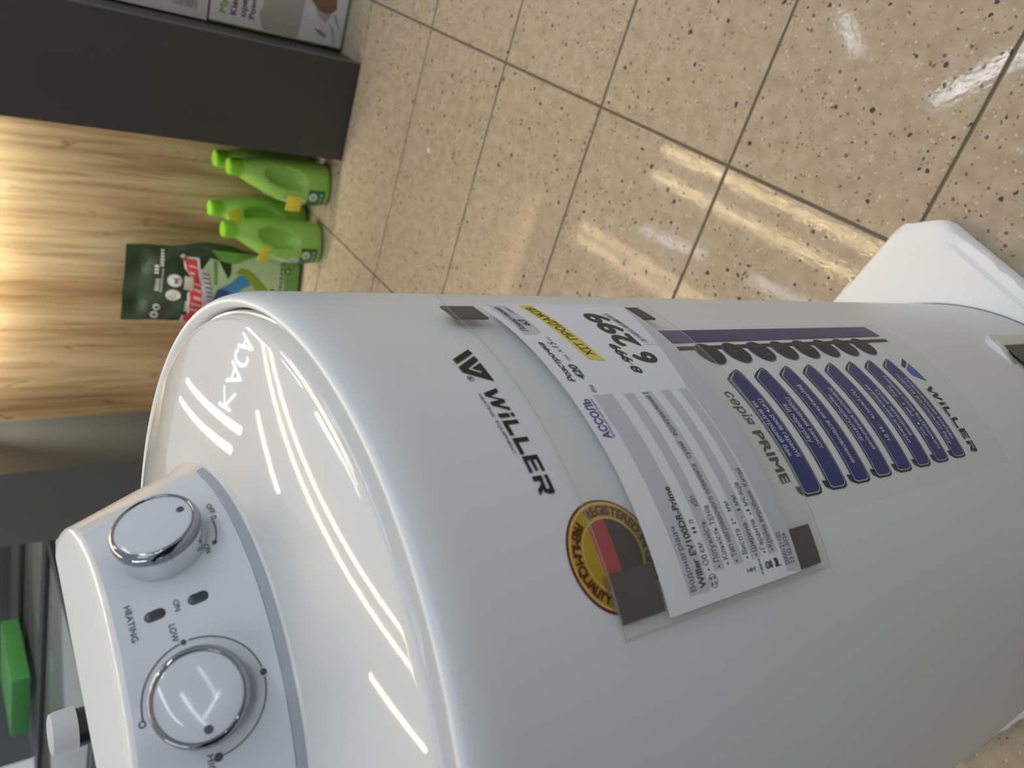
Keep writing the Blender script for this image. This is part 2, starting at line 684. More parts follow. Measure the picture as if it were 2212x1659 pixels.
def make_sign():
    T = thing('lit_sign', 'white lit letters of the cash desk sign mirrored in the glossy heater cover', 'sign', (-3.5, -1.26, 2.27))
    nm = mat('neon_white', (236, 244, 255), 0.5, emit=(232, 242, 255), strength=9)
    z0, h = 2.288, 0.235

    def tube(pts, name):
        v, f = [], []
        P = [Vector((-3.5, y, z)) for y, z in pts]
        for a, b in zip(P, P[1:]):
            d = (b - a).normalized()
            n = d.cross(Vector((1, 0, 0))) * 0.0075
            k = len(v)
            for q in (a - d * .004, b + d * .004):
                for s1, s2 in ((-1, -1), (1, -1), (1, 1), (-1, 1)):
                    v.append(q + n * s1 + Vector((0.008 * s2, 0, 0)))
            f += [(k, k + 1, k + 5, k + 4), (k + 1, k + 2, k + 6, k + 5), (k + 2, k + 3, k + 7, k + 6), (k + 3, k, k + 4, k + 7), (k + 3, k + 2, k + 1, k), (k + 4, k + 5, k + 6, k + 7)]
        return build(name, v, f, nm, T, smooth=False)
    y, w = -1.535, 0.14
    L = lambda x, t: (y + w * x, z0 + h * t)
    tube([L(0, 0), L(0, 1)], 'letter')
    tube([L(1, 1), L(0.05, 0.48), L(1, 0)], 'letter')
    y, w = -1.345, 0.15
    tube([L(0, 0), L(0.5, 1), L(1, 0)], 'letter')
    tube([L(0.22, 0.34), L(0.78, 0.34)], 'letter')
    y, w = -1.175, 0.10
    tube([L(0.5 + 0.5 * math.cos(t * D2R), 0.5 + 0.5 * math.sin(t * D2R)) for t in range(50, 311, 20)], 'letter')
    y, w = -1.065, 0.10
    tube([L(0, 0), L(0.5, 1), L(1, 0)], 'letter')
    tube([L(0.22, 0.34), L(0.78, 0.34)], 'letter')
    v, f = box_vf(-3.506, -3.494, -1.56, -0.95, 2.268, 2.276)
    build('sign_rail', v, f, mat('lamp_aluminium', (210, 210, 210)), T, smooth=False)
    for yy in (-1.55, -0.96):
        v, f = box_vf(-3.502, -3.498, yy - .002, yy + .002, 2.276, 3.3)
        build('suspension_wire', v, f, mat('wire_steel', (150, 150, 150)), T, smooth=False)


make_sign()


# ---------------------------------------------------------------- shelving with oak back panel
def make_shelving():
    t = thing('display_shelving', 'anthracite shop shelving bay with oak back panel and dark side columns', 'shelving', (-1.79, -0.63, 0))
    bevel_box('column', -1.93, -1.665, -0.162, 0.089, 0.002, 1.12, DARK, t, 0.002)
    bevel_box('column', -1.93, -1.665, -1.34, -1.09, 0.002, 1.12, mat('anthracite_cool_sheen', (84, 87, 87), 0.38), t, 0.002)  # same laminate as the other column; reflected cool light put into its colour
    bevel_box('back_panel', -1.93, -1.91, -1.09, -0.162, 0.002, 1.12, WOOD, t, 0.0)
    bevel_box('shelf', -1.91, -1.69, -1.088, -0.164, 0.93, 0.955, DARK, t, 0.001)
    bevel_box('led_strip', -1.885, -1.870, -0.95, -0.25, 0.922, 0.9295, mat('led_warm', (255, 226, 180), 0.5, emit=(255, 246, 226), strength=270), t, 0.0)
    bevel_box('led_shield', -1.8640, -1.8600, -1.088, -0.164, 0.884, 0.9295, DARK, t, 0.0)  # unseen lip, added to keep the strip's glare off the floor
    bevel_box('edge_strip', -1.672, -1.6655, 0.0885, 0.0915, 0.003, 1.11, DARKED, t, 0.0)
    return t


make_shelving()


def make_shade_shelving():  # unseen shelving, added to block light on the viewer's side of the heater
    t = thing('added_shade_shelving', 'unseen anthracite shelving added behind the viewer to shade the heater', 'shelving', (1.4, 0.4, 0))
    bevel_box('back_panel', 1.50, 1.53, -1.8, 2.6, 0.002, 1.6, DARK, t, 0.002)
    for z in (0.08, 0.5, 0.95, 1.4):
        bevel_box('shelf', 1.16, 1.50, -1.8, 2.6, z, z + 0.03, DARK, t, 0.002)
    return t


make_shade_shelving()


# ---------------------------------------------------------------- water heater
HEATER = thing('water_heater', 'white cylindrical water heater standing upside down with its control knobs on top', 'water heater', (0, 0, 0.0015))


def make_heater():
    H = HEATER
    prof = [(0.150, 0.002), (0.205, 0.003), (0.220, 0.010), (0.225, 0.030), (0.225, 0.20), (0.225, 0.40), (0.225, 0.60), (0.225, 0.822),
            (0.22495, 0.8275), (0.2246, 0.8325), (0.2239, 0.8372), (0.2228, 0.8410), (0.2213, 0.8436), (0.2196, 0.8444), (0.2178, 0.8436), (0.2166, 0.8412), (0.2160, 0.8375), (0.2158, 0.8300), (0.2158, 0.800)]
    v, f = lathe(prof, 192, cap0=True)
    build('tank_body', v, f, WHITE, H, angle=60)
    cov = [(0.2152, 0.8310), (0.2150, 0.8370), (0.2143, 0.8388), (0.2133, 0.8388), (0.2128, 0.8398), (0.2122, 0.8420), (0.2114, 0.8440), (0.2104, 0.8453), (0.2096, 0.8459)]
    cov += [(0.209 - 0.2085 * k / 60, 0.8462 + 0.0248 * (1 - ((0.209 - 0.2085 * k / 60) / 0.209) ** 2)) for k in range(61)]
    v, f = lathe(cov, 192, cap1=True)
    build('bottom_cover', v, f, GLOSS, H, angle=60)

    # control housing: a truncated cone cut by a chord behind the panel
    A0 = 75.5
    ncol = 97
    dch = 0.029
    rows_face = [(CR0 + 0.0016, 0.8590), (CR0 + 0.0008, 0.8620)]
    zf = [0.8645 + (0.9180 - 0.8645) * i / 6 for i in range(7)]
    rows_face += [(CR0 - CK * (z - CZ0), z) for z in zf]
    rows_face += [(0.1078, 0.9198), (0.1067, 0.9210), (0.1050, 0.9217)]
    amax = math.degrees(math.acos(dch / CR0)) - 0.5
    cols = [A0 - amax + 2 * amax * i / (ncol - 1) for i in range(ncol)]
    nrf = len(rows_face)
    ntop = 6
    nrow = nrf + ntop + 2

    def pt(i, j):
        da = (cols[i] - A0) * D2R
        ca, sa = math.cos(A0 * D2R), math.sin(A0 * D2R)
        if j < nrf:
            r, z = rows_face[j]
            d, s = r * math.cos(da), r * math.sin(da)
            d = max(d, dch)
        else:
            r = rows_face[-1][0]
            d1, s1 = max(r * math.cos(da), dch), r * math.sin(da)
            if j < nrf + ntop:
                k = (j - nrf + 1) / ntop
                d, s = d1 + (dch - d1) * k, s1
                z = 0.9217 + 0.0012 * math.sin(k * math.pi / 2) * min(1, (d1 - dch) / 0.02)
            elif j == nrf + ntop:
                d, s, z = dch - 0.002, s1, 0.9205
            else:
                d, s, z = dch - 0.004, s1, 0.8610
        return Vector((d * ca - s * sa, d * sa + s * ca, z))
    v, f = grid(ncol, nrow, pt)
    build('control_housing', v, f, HOUSE, H, angle=28)

    # face plate with the printing
    azs = [38.0 + 75.2 * i / 60 for i in range(61)]
    zs = [0.8660 + (0.9192 - 0.8660) * i / 8 for i in range(9)]
    v, f = grid(61, 9, lambda i, j: S_cone(azs[i], zs[j], 0.0007))
    n0 = len(v)
    v2, f2 = grid(61, 9, lambda i, j: S_cone(azs[i], zs[j], -0.0003))
    v += v2
    border = [i for i in range(61)] + [61 * j + 60 for j in range(1, 9)] + [61 * 8 + i for i in range(59, -1, -1)] + [61 * j for j in range(7, 0, -1)]
    for k in range(len(border)):
        a, b = border[k], border[(k + 1) % len(border)]
        f.append((a, a + n0, b + n0, b))
    plate = build('control_panel', v, f, PANEL, H, angle=40)

    sv, sf = grid(61, 2, lambda i, j: S_cone(36.0 + 79.0 * i / 60, (0.8618, 0.8654)[j], 0.0012))  # shade of the step under the plate, painted as a grey strip
    build('panel_step_shade', sv, sf, mat('step_shade_grey', (168, 172, 180), 0.4), H)

    def pr(name, vf, m=INK, off=0.0011):
        return put(name, vf[0], vf[1], S_cone, off, m, plate, su=0.118 * D2R, mx=0.004)
    cz = math.cos(CEL)
    pr('panel_lettering', text2d('OFF', 98.3, 94.9, 0.8722, 0.0022, 0.008, up=-1))
    pr('panel_lettering', text2d('ON', 87.3, 84.9, 0.8801, 0.0021, 0.008, up=-1))
    pr('panel_lettering', text2d('HEATING', 80.7, 71.85, 0.9146, 0.0023, 0.006, up=-1))
    pr('panel_lettering', text2d('ON', 77.5, 74.9, 0.8974, 0.0021, 0.006, up=-1))
    pr('panel_lettering', text2d('LOW', 72.6, 68.75, 0.9011, 0.0023, 0.006, up=-1))
    pr('panel_lettering', text2d('HIGH', 46.0, 41.2, 0.8962, 0.0023, 0.006, up=-1))
    # dial marks: local metres (t along the panel, u up the slope) around each knob
    knobs = [(92.0, Vector((-0.0047, 0.1337, 0.9001))), (56.6, Vector((0.0738, 0.1119, 0.9004)))]

    def dial(k, vf):
        az, P = knobs[k]
        zc = P.z - 0.0166 * math.sin(CEL)
        out = []
        for t, u in vf[0]:
            z = zc + u * cz
            r = CR0 - CK * (z - CZ0)
            out.append((az + math.degrees(t / r), z))
        return out, vf[1]

    def arc(k, a0, a1, rad=0.0238, w=0.0005):
        return dial(k, ring2d(0, 0, rad - w / 2, rad + w / 2, 1, 1, 30, a0 * D2R, a1 * D2R))

    def dot(k, a, r, rad=0.0238):
        c = (rad * math.cos(a * D2R), rad * math.sin(a * D2R))
        return dial(k, polys([ngon(c[0], c[1], r, r, 24)]))
    pr('dial_arc', arc(1, 94, 13))
    pr('dial_arc', arc(1, 4, -79))
    pr('dial_arc', arc(1, -89, -171))
    pr('dial_dot', dot(1, 9, 0.00115))
    pr('dial_dot', dot(1, -84, 0.00135))
    pr('dial_dot', dot(1, -176, 0.0017))
    c97 = (0.0244 * math.cos(97 * D2R), 0.0244 * math.sin(97 * D2R))
    pr('dial_ring', dial(1, ring2d(c97[0], c97[1], 0.0009, 0.0014, 1, 1, 24)))
    pr('dial_arc', arc(0, -84, -121, 0.0228))
    cA = (0.0036, -0.0238)
    pr('dial_ring', dial(0, ring2d(cA[0], cA[1], 0.0008, 0.0012, 1, 1, 24)))
    pr('dial_dot', dial(0, polys([ngon(-0.0112, -0.0196, 0.0011, 0.0011, 24)])))

    # indicator windows
    for zc, m in ((0.8883, mat('led_window_green', (44, 62, 66), 0.25)), (0.9048, mat('led_window_red', (64, 54, 56), 0.25))):
        hw, hl = 0.0024, 0.0043
        pts = [(hw * math.cos(a * D2R), hl - hw + hw * math.sin(a * D2R)) for a in range(0, 181, 15)] + [(hw * math.cos(a * D2R), -hl + hw + hw * math.sin(a * D2R)) for a in range(180, 361, 15)]
        r = CR0 - CK * (zc - CZ0)
        top = [S_cone(76.0 + math.degrees(x / r), zc + y * cz, 0.0010) for x, y in pts]
        top2 = [S_cone(76.0 + math.degrees(x * 0.8 / r), zc + y * 0.9 * cz, 0.0013) for x, y in pts]
        bot = [S_cone(76.0 + math.degrees(x / r), zc + y * cz, -0.0005) for x, y in pts]
        n = len(pts)
        vv = bot + top + top2
        ff = [(i, (i + 1) % n, n + (i + 1) % n, n + i) for i in range(n)] + [(n + i, n + (i + 1) % n, 2 * n + (i + 1) % n, 2 * n + i) for i in range(n)] + [tuple(range(2 * n, 3 * n))]
        build('indicator_light', vv, ff, m, H)

    # knobs
    dots = [(0.0009, -0.0123), (-0.0129, -0.0014)]
    for k, (az, P) in enumerate(knobs):
        a = az * D2R
        n = Vector((math.cos(a) * math.cos(CEL), math.sin(a) * math.cos(CEL), math.sin(CEL)))
        t = Vector((-math.sin(a), math.cos(a), 0))
        u = n.cross(t)
        c0 = P - n * 0.0166
        v, f = lathe([(0.0187, -0.001), (0.0187, 0.0005), (0.0189, 0.0100), (0.0182, 0.0104)], 96, c0, n)
        kb = build('knob', v, f, CHROMEL, H, angle=40, origin=c0)
        pr_ = [(0.0188, 0.0098), (0.0193, 0.0108), (0.0194, 0.0122), (0.0192, 0.0138), (0.0187, 0.0153), (0.0180, 0.0162), (0.0173, 0.0165), (0.01685, 0.0162), (0.0167, 0.0150)]
        v, f = lathe(pr_, 96, c0, n)
        build('chrome_ring', v, f, CHROME, kb, angle=50)
        v, f = lathe([(0.0168, 0.0150), (0.0166, 0.0158), (0.0155, 0.0161), (0.010, 0.01665), (0.005, 0.0169), (0.0005, 0.01697)], 96, c0, n, cap1=True)
        build('knob_face', v, f, KNOBW, kb, angle=40)
        dt, du = dots[k]
        cc = P + t * dt + u * du + n * 0.0004
        v, f = lathe([(0.00165, -0.0004), (0.00165, 0.00005)], 28, cc - n * 0.00025, n, cap1=True)
        build('pointer_dot', v, f, INK, kb)

    # water pipe with its translucent stopper
    pc = Vector((-0.041, -0.038, 0))
    v, f = lathe([(0.0135, 0.862), (0.0135, 0.868), (0.0105, 0.869)] + [(0.0105 + (0.0005 if i % 2 else 0), 0.872 + 0.0018 * i) for i in range(21)] + [(0.0103, 0.912), (0.0103, 0.9285)], 48, pc)
    wp = build('water_pipe', v, f, PIPE, H, angle=30, origin=pc + Vector((0, 0, 0.862)))
    v, f = lathe([(0.0112, 0.9170), (0.0121, 0.9170), (0.0119, 0.9200), (0.0115, 0.9265), (0.0108, 0.9290), (0.0095, 0.9296)], 48, pc, cap1=True)
    build('pipe_stopper', v, f, PIPECAP, wp, angle=40)
    pc2 = Vector((-0.095, -0.012, 0))
    v, f = lathe([(0.0135, 0.860), (0.0135, 0.866), (0.0105, 0.867), (0.0105, 0.874)], 48, pc2, cap1=True)
    build('drain_socket', v, f, PIPE, H, angle=30, origin=pc2 + Vector((0, 0, 0.862)))

    # white bracket pad near the foot of the tank
    pts = []
    a_r, a_l, zt, zb = 85.2, 42.0, 0.202, 0.080

    def padrow(off, ins):
        q = []
        ra = math.degrees((0.018) / R)
        for (ca, cz_, s0) in ((a_r - ra, zt - 0.018, 0), (a_l + ra, zt - 0.018, 90), (a_l + ra, zb + 0.018, 180), (a_r - ra, zb + 0.018, 270)):
            for k in range(7):
                tt = (s0 + 15 * k) * D2R
                q.append((ca + math.degrees((0.018 - ins) / R) * math.cos(tt), cz_ + (0.018 - ins) * math.sin(tt)))
        return q
    rows = [(-0.001, 0), (0.003, 0), (0.005, 0.0015), (0.005, 0.013), (0.0035, 0.0155)]
    vv, ff = [], []
    nn = 28
    for off, ins in rows:
        q = padrow(off, ins)
        vv += [S_cyl(a, z, off) for a, z in q]
    for j in range(len(rows) - 1):
        for i in range(nn):
            ff.append((j * nn + i, j * nn + (i + 1) % nn, (j + 1) * nn + (i + 1) % nn, (j + 1) * nn + i))
    pad = build('mount_cover', vv, ff, HOUSE, H, angle=50)
    q = padrow(0, 0.0150)
    put('recess_panel', q, [list(range(nn))], S_cyl, 0.0034, mat('brown_recess', (98, 88, 84), 0.6, mottle=(60, 0.25)), pad)
    return H


make_heater()


# ---------------------------------------------------------------- decals on the tank (printed upside down)
def decal(name, vf, m, off, parent, mx=0.006):
    return put(name, vf[0], vf[1], S_cyl, off, m, parent, mx=mx)


DZ = 0.0988


def willer(a0, a1, zb, cap, mlist, off, parent, name):
    """the wide logo letters, each drawn from strokes; a0..a1 azimuth range, baseline zb, upside down."""
    W = a1 - a0
    spans = [(0.0, 0.245), (0.27, 0.312), (0.335, 0.48), (0.505, 0.655), (0.668, 0.862), (0.838, 1.0)]
    spans = [(0.0, 0.240), (0.268, 0.308), (0.340, 0.482), (0.508, 0.654), (0.672, 0.815), (0.845, 1.0)]
    k = R * D2R

    def L(sp, x, y):
        return (a0 + W * (sp[0] + (sp[1] - sp[0]) * x), zb - cap * y)

    def bar(sp, x0, y0, x1, y1):
        return [L(sp, x0, y0), L(sp, x1, y0), L(sp, x1, y1), L(sp, x0, y1)]
    S = spans
    P = []
    s = S[0]
    P.append([L(s, 0.0, 1), L(s, 0.17, 1), L(s, 0.36, 0.30), L(s, 0.34, 0), L(s, 0.18, 0)])
    P.append([L(s, 0.34, 0), L(s, 0.36, 0.34), L(s, 0.52, 1.0), L(s, 0.66, 1.0), L(s, 0.50, 0.62)])
    P.append([L(s, 0.52, 1.0), L(s, 0.66, 1.0), L(s, 0.76, 0.32), L(s, 0.74, 0), L(s, 0.60, 0)])
    P.append([L(s, 0.74, 0), L(s, 0.60, 0), L(s, 0.74, 0.36), L(s, 0.88, 1), L(s, 1.03, 1)])
    s = S[1]
    P.append(bar(s, 0, 0, 1, 0.70))
    for s in S[2:4]:
        P.append([L(s, 0, 0), L(s, 0, 1), L(s, 0.27, 1), L(s, 0.27, 0.26), L(s, 1, 0.26), L(s, 1, 0)])
    s = S[4]
    P += [bar(s, 0, 0, 0.27, 1), bar(s, 0.27, 0, 1, 0.2), bar(s, 0.27, 0.40, 0.92, 0.60), bar(s, 0.27, 0.8, 1, 1)]
    s = S[5]
    P += [bar(s, 0, 0, 0.26, 0.62), bar(s, 0, 0.78, 0.9, 1), bar(s, 0.26, 0.36, 0.9, 0.56), [L(s, 0.72, 0.56), L(s, 0.98, 0.52), L(s, 1.0, 0.88), L(s, 0.88, 1), L(s, 0.72, 0.8)], [L(s, 0.42, 0.36), L(s, 0.70, 0.36), L(s, 1.0, 0), L(s, 0.70, 0)]]
    decal(name, polys(P), mlist[0], off, parent)
    s = S[1]
    decal('letter_dot', polys([bar(s, 0, 0.82, 1, 1.03)]), mlist[1], off, parent)


def make_logo():
    H = HEATER
    bar1 = [(85.62, .8811), (87.64, .8676), (86.67, .8674), (84.66, .8810)]
    vee = [(84.05, .8816), (86.14, .8678), (85.22, .8675), (83.64, .8773), (82.74, .8718), (83.06, .8703), (83.71, .8748), (84.71, .8676), (81.15, .8680), (83.01, .8813)]
    em = decal('logo_emblem', polys([[(a, z - DZ) for a, z in bar1], [(a, z - DZ) for a, z in vee]]), BLACK, 0.0004, H)
    k = R * D2R
    v, f = ring2d(81.86, .8798 - DZ, 0.0015, 0.0018, 1 / k, 1, 30)
    decal('registered_ring', (v, f), BLACK, 0.0004, em)
    decal('registered_letter', text2d('R', 82.12, 81.60, .8798 - DZ + 0.0010, 0.0019, 0.012, up=-1), BLACK, 0.0004, em)
    willer(79.95, 65.1, .8784 - DZ, 0.0084, (BLACK, BLACK), 0.0004, H, 'logo_lettering')
    decal('logo_tagline', text2d('HEATING  EQUIPMENT', 79.15, 70.35, .8818 - DZ, 0.00155, 0.006, up=-1), BLACK, 0.0004, H)


make_logo()


def make_seal():
    k = R * D2R
    ca, cz = 57.2, 0.7538
    se = decal('quality_seal', polys([ngon(ca, cz, 0.0247 / k, 0.0247, 72)]), REDFOIL, 0.0003, HEATER)
    v, f = ring2d(ca, cz, 0.0160, 0.0233, 1 / k, 1, 72)
    decal('gold_band', (v, f), GOLD, 0.0005, se)
    v, f = ring2d(ca, cz, 0.0225, 0.0236, 1 / k, 1, 72)
    decal('gold_rim', (v, f), GOLDL, 0.0006, se)
    v, f = ring2d(ca, cz, 0.0160, 0.0167, 1 / k, 1, 72)
    decal('gold_rim', (v, f), GOLDL, 0.0006, se)
    rr = 0.0161

    def seg(z0, z1):
        pts = []
        n = 24
        for i in range(n + 1):
            z = z0 + (z1 - z0) * i / n
            h = math.sqrt(max(0, rr * rr - (z - cz) ** 2))
            pts.append((ca + h / k, z))
        for i in range(n, -1, -1):
            z = z0 + (z1 - z0) * i / n
            h = math.sqrt(max(0, rr * rr - (z - cz) ** 2))
            pts.append((ca - h / k, z))
        return polys([pts])
    decal('flag_stripe', seg(cz + 0.0085, cz + rr), GOLD, 0.0005, se)
    decal('flag_stripe', seg(cz - 0.0016, cz + 0.0085), REDPR, 0.0005, se)
    decal('flag_stripe', seg(cz - rr, cz - 0.0016), mat('flag_black', (38, 42, 40), 0.35), 0.0005, se)

    def arc_text(txt, rad, start, end, cap, m):
        """letters set along the ring; angles run clockwise from the seal's own top. end > start: tops outward, else inward."""
        inward = end < start
        sc = cap / CAPH
        ws = []
        for ch in txt:
            if ch == ' ':
                ws.append(0.0016)
            else:
                v, _ = glyphs(ch, 0.035)
                ws.append((max(q[0] for q in v) - min(q[0] for q in v)) * sc)
        total = abs(end - start) * D2R * (rad + cap / 2)
        gap = (total - sum(ws)) / (len(txt) - 1)
        V, F = [], []
        pos = 0.0
        for ch, wd in zip(txt, ws):
            th = start * D2R + (-1 if inward else 1) * (pos + wd / 2) / (rad + cap / 2)
            pos += wd + gap
            if ch == ' ':
                continue
            v, f = glyphs(ch, 0.035)
            x0, x1 = min(q[0] for q in v), max(q[0] for q in v)
            k0 = len(V)
            for x, y in v:
                lx, ly = (x - (x0 + x1) / 2) * sc, y * sc
                r_ = rad + (cap - ly if inward else ly)
                sx = -lx if inward else lx
                X = r_ * math.sin(th) + sx * math.cos(th)
                Y = r_ * math.cos(th) - sx * math.sin(th)
                V.append((ca - X / k, cz - Y))
            F += [[q + k0 for q in g] for g in f]
        return decal('seal_lettering', (V, F), m, 0.0007, se)
    arc_text('REGISTERED IN GERMANY', 0.0177, -112, 84, 0.0040, SEALTXT)
    arc_text('PREMIUM QUALITY', 0.0177, -128, -242, 0.0040, SEALTXT)


make_seal()


def make_sticker():
    k = R * D2R
    st = decal('info_sticker', polys([[(54.9, 0.3435), (92.6, 0.3435), (92.6, 0.628), (54.9, 0.628)]]), FILM, 0.00025, HEATER)
    decal('blue_stripe', polys([[(91.3, 0.3692), (87.5, 0.3690), (87.5, 0.6270), (91.3, 0.6270)]]), STRIPE, 0.0005, st)
    decal('black_stripe', polys([[(86.4, 0.3682), (85.5, 0.3689), (85.5, 0.6270), (86.4, 0.6270)]]), ICONBLK, 0.0005, st)
    sx = k

    def lines(*L, w=0.00045):
        return join(*[stroke(q, w, sx) for q in L])

    def circ(a, z, r, w=0.00045, n=24):
        return ring2d(a, z, r - w / 2, r + w / 2, 1 / k, 1, n)
    for i in range(8):
        z = 0.5975 - 0.02616 * i
        a = 84.3
        ic = decal('feature_icon', polys([ngon(a, z, 0.0107 / k, 0.0107, 48)]), ICONBLU, 0.0006, st)
        decal('icon_disc', polys([ngon(a, z, 0.0101 / k, 0.0101, 48)]), ICONBLK, 0.0007, st)
        U = lambda x, y: (a - x / k, z - y)     # icon frame, upright for an upside-down sticker
        g = None
        if i == 0:
            star = [U(0.0036 * (1.15 if j % 2 else 0.95) * math.cos(j * math.pi / 8), 0.0016 + 0.0036 * (1.15 if j % 2 else 0.95) * math.sin(j * math.pi / 8)) for j in range(17)]
            g = join(lines(star), circ(a, z - 0.0016, 0.0024), lines([U(-0.002, -0.0015), U(-0.0036, -0.0062), U(-0.0022, -0.0052), U(-0.0010, -0.0066), U(0, -0.0022)], [U(0.002, -0.0015), U(0.0036, -0.0062), U(0.0022, -0.0052), U(0.0010, -0.0066), U(0, -0.0022)]))
        elif i == 1:
            g = join(lines([U(-0.0046, 0.004), U(0, 0.0062), U(0.0046, 0.004), U(0.0044, -0.001), U(0.0026, -0.0042), U(0, -0.0064), U(-0.0026, -0.0042), U(-0.0044, -0.001), U(-0.0046, 0.004)]), circ(a, z - 0.0008, 0.0012), lines([U(0, -0.0004), U(-0.0007, -0.0028), U(0.0007, -0.0028), U(0, -0.0004)]))
        elif i == 2:
            g = lines([U(-0.0050, 0.0036), U(0.0050, 0.0036), U(0.0050, -0.0036), U(-0.0050, -0.0036), U(-0.0050, 0.0036)], [U(-0.0036, 0.0036), U(-0.0036, -0.0036)], [U(0.0036, 0.0036), U(0.0036, -0.0036)], [U(-0.0043, 0.0036), U(-0.0043, -0.0036)], [U(0.0043, 0.0036), U(0.0043, -0.0036)])
        elif i == 3:
            g = lines([U(-0.0052, 0.0046), U(-0.0030, 0.0056), U(-0.0018, 0.003), U(-0.0032, 0.0014), U(-0.0010, -0.0018), U(0.0014, -0.0030), U(0.003, -0.0018), U(0.0056, -0.0030), U(0.0046, -0.0052), U(0.001, -0.0056), U(-0.0034, -0.0026), U(-0.0054, 0.0014), U(-0.0052, 0.0046)])
        elif i == 4:
            g = lines([U(0.0012, 0.0052), U(-0.0020, 0.0002), U(0.0002, 0.0004), U(-0.0010, -0.0050), U(0.0026, 0.0010), U(0.0004, 0.0010), U(0.0012, 0.0052)], w=0.0007)
        elif i == 5:
            g = join(circ(a, z - 0.0008, 0.0044), circ(a, z - 0.0008, 0.0030), circ(a, z - 0.0008, 0.0012), lines([U(-0.0042, -0.001), U(0, -0.0064), U(0.0042, -0.001)]))
        elif i == 6:
            g = lines([U(-0.0044, 0.0048), U(0.0030, 0.0048), U(0.0044, 0.003), U(0.0044, -0.0056), U(-0.0044, -0.0056), U(-0.0044, 0.0048)], [U(-0.002, 0.0048), U(-0.002, 0.0012), U(0.0018, 0.0012), U(0.0018, 0.0048)])
        else:
            g = lines([U(-0.0036, 0.0056), U(0.0008, 0.0020), U(-0.0042, -0.0010), U(0.002, -0.0006), U(0.0046, -0.0060), U(0.0010, -0.0052), U(-0.0006, 0.0008), U(-0.0026, 0.0034)], w=0.0006)
        decal('icon_drawing', g, mat('icon_line', (70, 92, 140), 0.4), 0.00085, st)

    texts = [
        (("П'ять років гарантії", 73.9, 63.7), ('на внутрішній бак', 73.6, 64.05)),
        (('Подвійний захист', 73.6, 64.3), ('від перегріву', 72.4, 65.5)),
        (('Вертикальне встановлення', 75.8, 61.2),),
        (('Зовнішній механічний', 74.6, 62.6), ('терморегулятор', 73.3, 64.3)),
        (('Потужність 1500 Вт', 73.65, 63.4),),
        (('Сухий захищений', 73.15, 63.6), ('нагрівальний елемент', 74.4, 62.3)),
        (('Товщина стінок внутрішнього', 76.1, 60.3), ('баку 1.8 або 2.0 мм', 73.6, 63.0)),
        (('Титанокварцове емалеве', 75.1, 61.5), ('покриття внутрішнього баку', 76.0, 60.7)),
    ]

    def rib(z, ins):
        i_ = ins / k
        L = [(78.44, z + 0.0086), (79.3, z + 0.0030), (80.25, z - 0.0060), (80.1, z - 0.0082), (79.4, z - 0.0092)]
        Rr = [(58.7, z - 0.0092), (58.15, z - 0.0080), (57.95, z - 0.0050), (58.05, z + 0.0070), (58.35, z + 0.0092), (77.6, z + 0.0092)]
        P = L + Rr
        ax, az_ = 69.0, z
        return [(a + (-i_ if a > ax else i_), zz + (-ins if zz > az_ else ins)) for a, zz in P]
    for i in range(8):
        z = 0.5972 - 0.02633 * i
        bn = decal('banner', polys([rib(z, 0)]), NAVY, 0.00045, st)
        decal('banner_outline', polys([rib(z, 0.0012)]), WHITEPR, 0.00055, st)
        decal('banner_fill', polys([rib(z, 0.0016)]), NAVYIN, 0.00065, st)
        decal('banner_fold', polys([[(58.25, z + 0.0085), (58.7, z + 0.0125), (59.75, z + 0.0135), (59.55, z + 0.0090)]]), mat('fold_dark', (30, 32, 60), 0.3), 0.0004, st)
        tx = texts[i]
        if len(tx) == 1:
            rows = [(tx[0], 0.0022)]
        else:
            rows = [(tx[0], -0.0014), (tx[1], 0.0056)]
        for (s, a0, a1), dz in rows:
            decal('banner_lettering', text2d(s, a0, a1, z + dz, 0.0040, 0.004, up=-1), WHITEPR, 0.0008, st)
    decal('series_lettering', text2d('серія', 76.0, 70.0, 0.6195, 0.0078, 0.006, shear=0.12, up=-1), mat('grey_print', (50, 50, 48), 0.5), 0.0005, st)
    decal('series_lettering', text2d('PRIME', 68.75, 60.45, 0.6201, 0.0074, 0.026, up=-1), mat('grey_print', (50, 50, 48), 0.5), 0.0005, st)
    willer(72.6, 58.3, 0.3925, 0.0092, (ICONBLK, LOGOBLU), 0.0005, st, 'sticker_logo_lettering')
    decal('sticker_emblem', polys([[(80.07, .3823), (78.31, .3946), (77.47, .3934), (78.98, .3823)]]), NAVY, 0.0005, st)
    decal('sticker_emblem', polys([[(78.65, .3820), (77.07, .3936), (75.59, .3940), (73.75, .3818), (77.18, .3813), (76.50, .3896), (75.78, .3823), (76.1, .3880), (76.75, .3905), (77.6, .3822)]]), LOGOBLU, 0.0005, st)
    decal('sticker_tagline', text2d('HEATING EQUIPMENT', 72.2, 62.5, 0.3955, 0.0011, 0.004, up=-1), ICONBLK, 0.0005, st)


make_sticker()


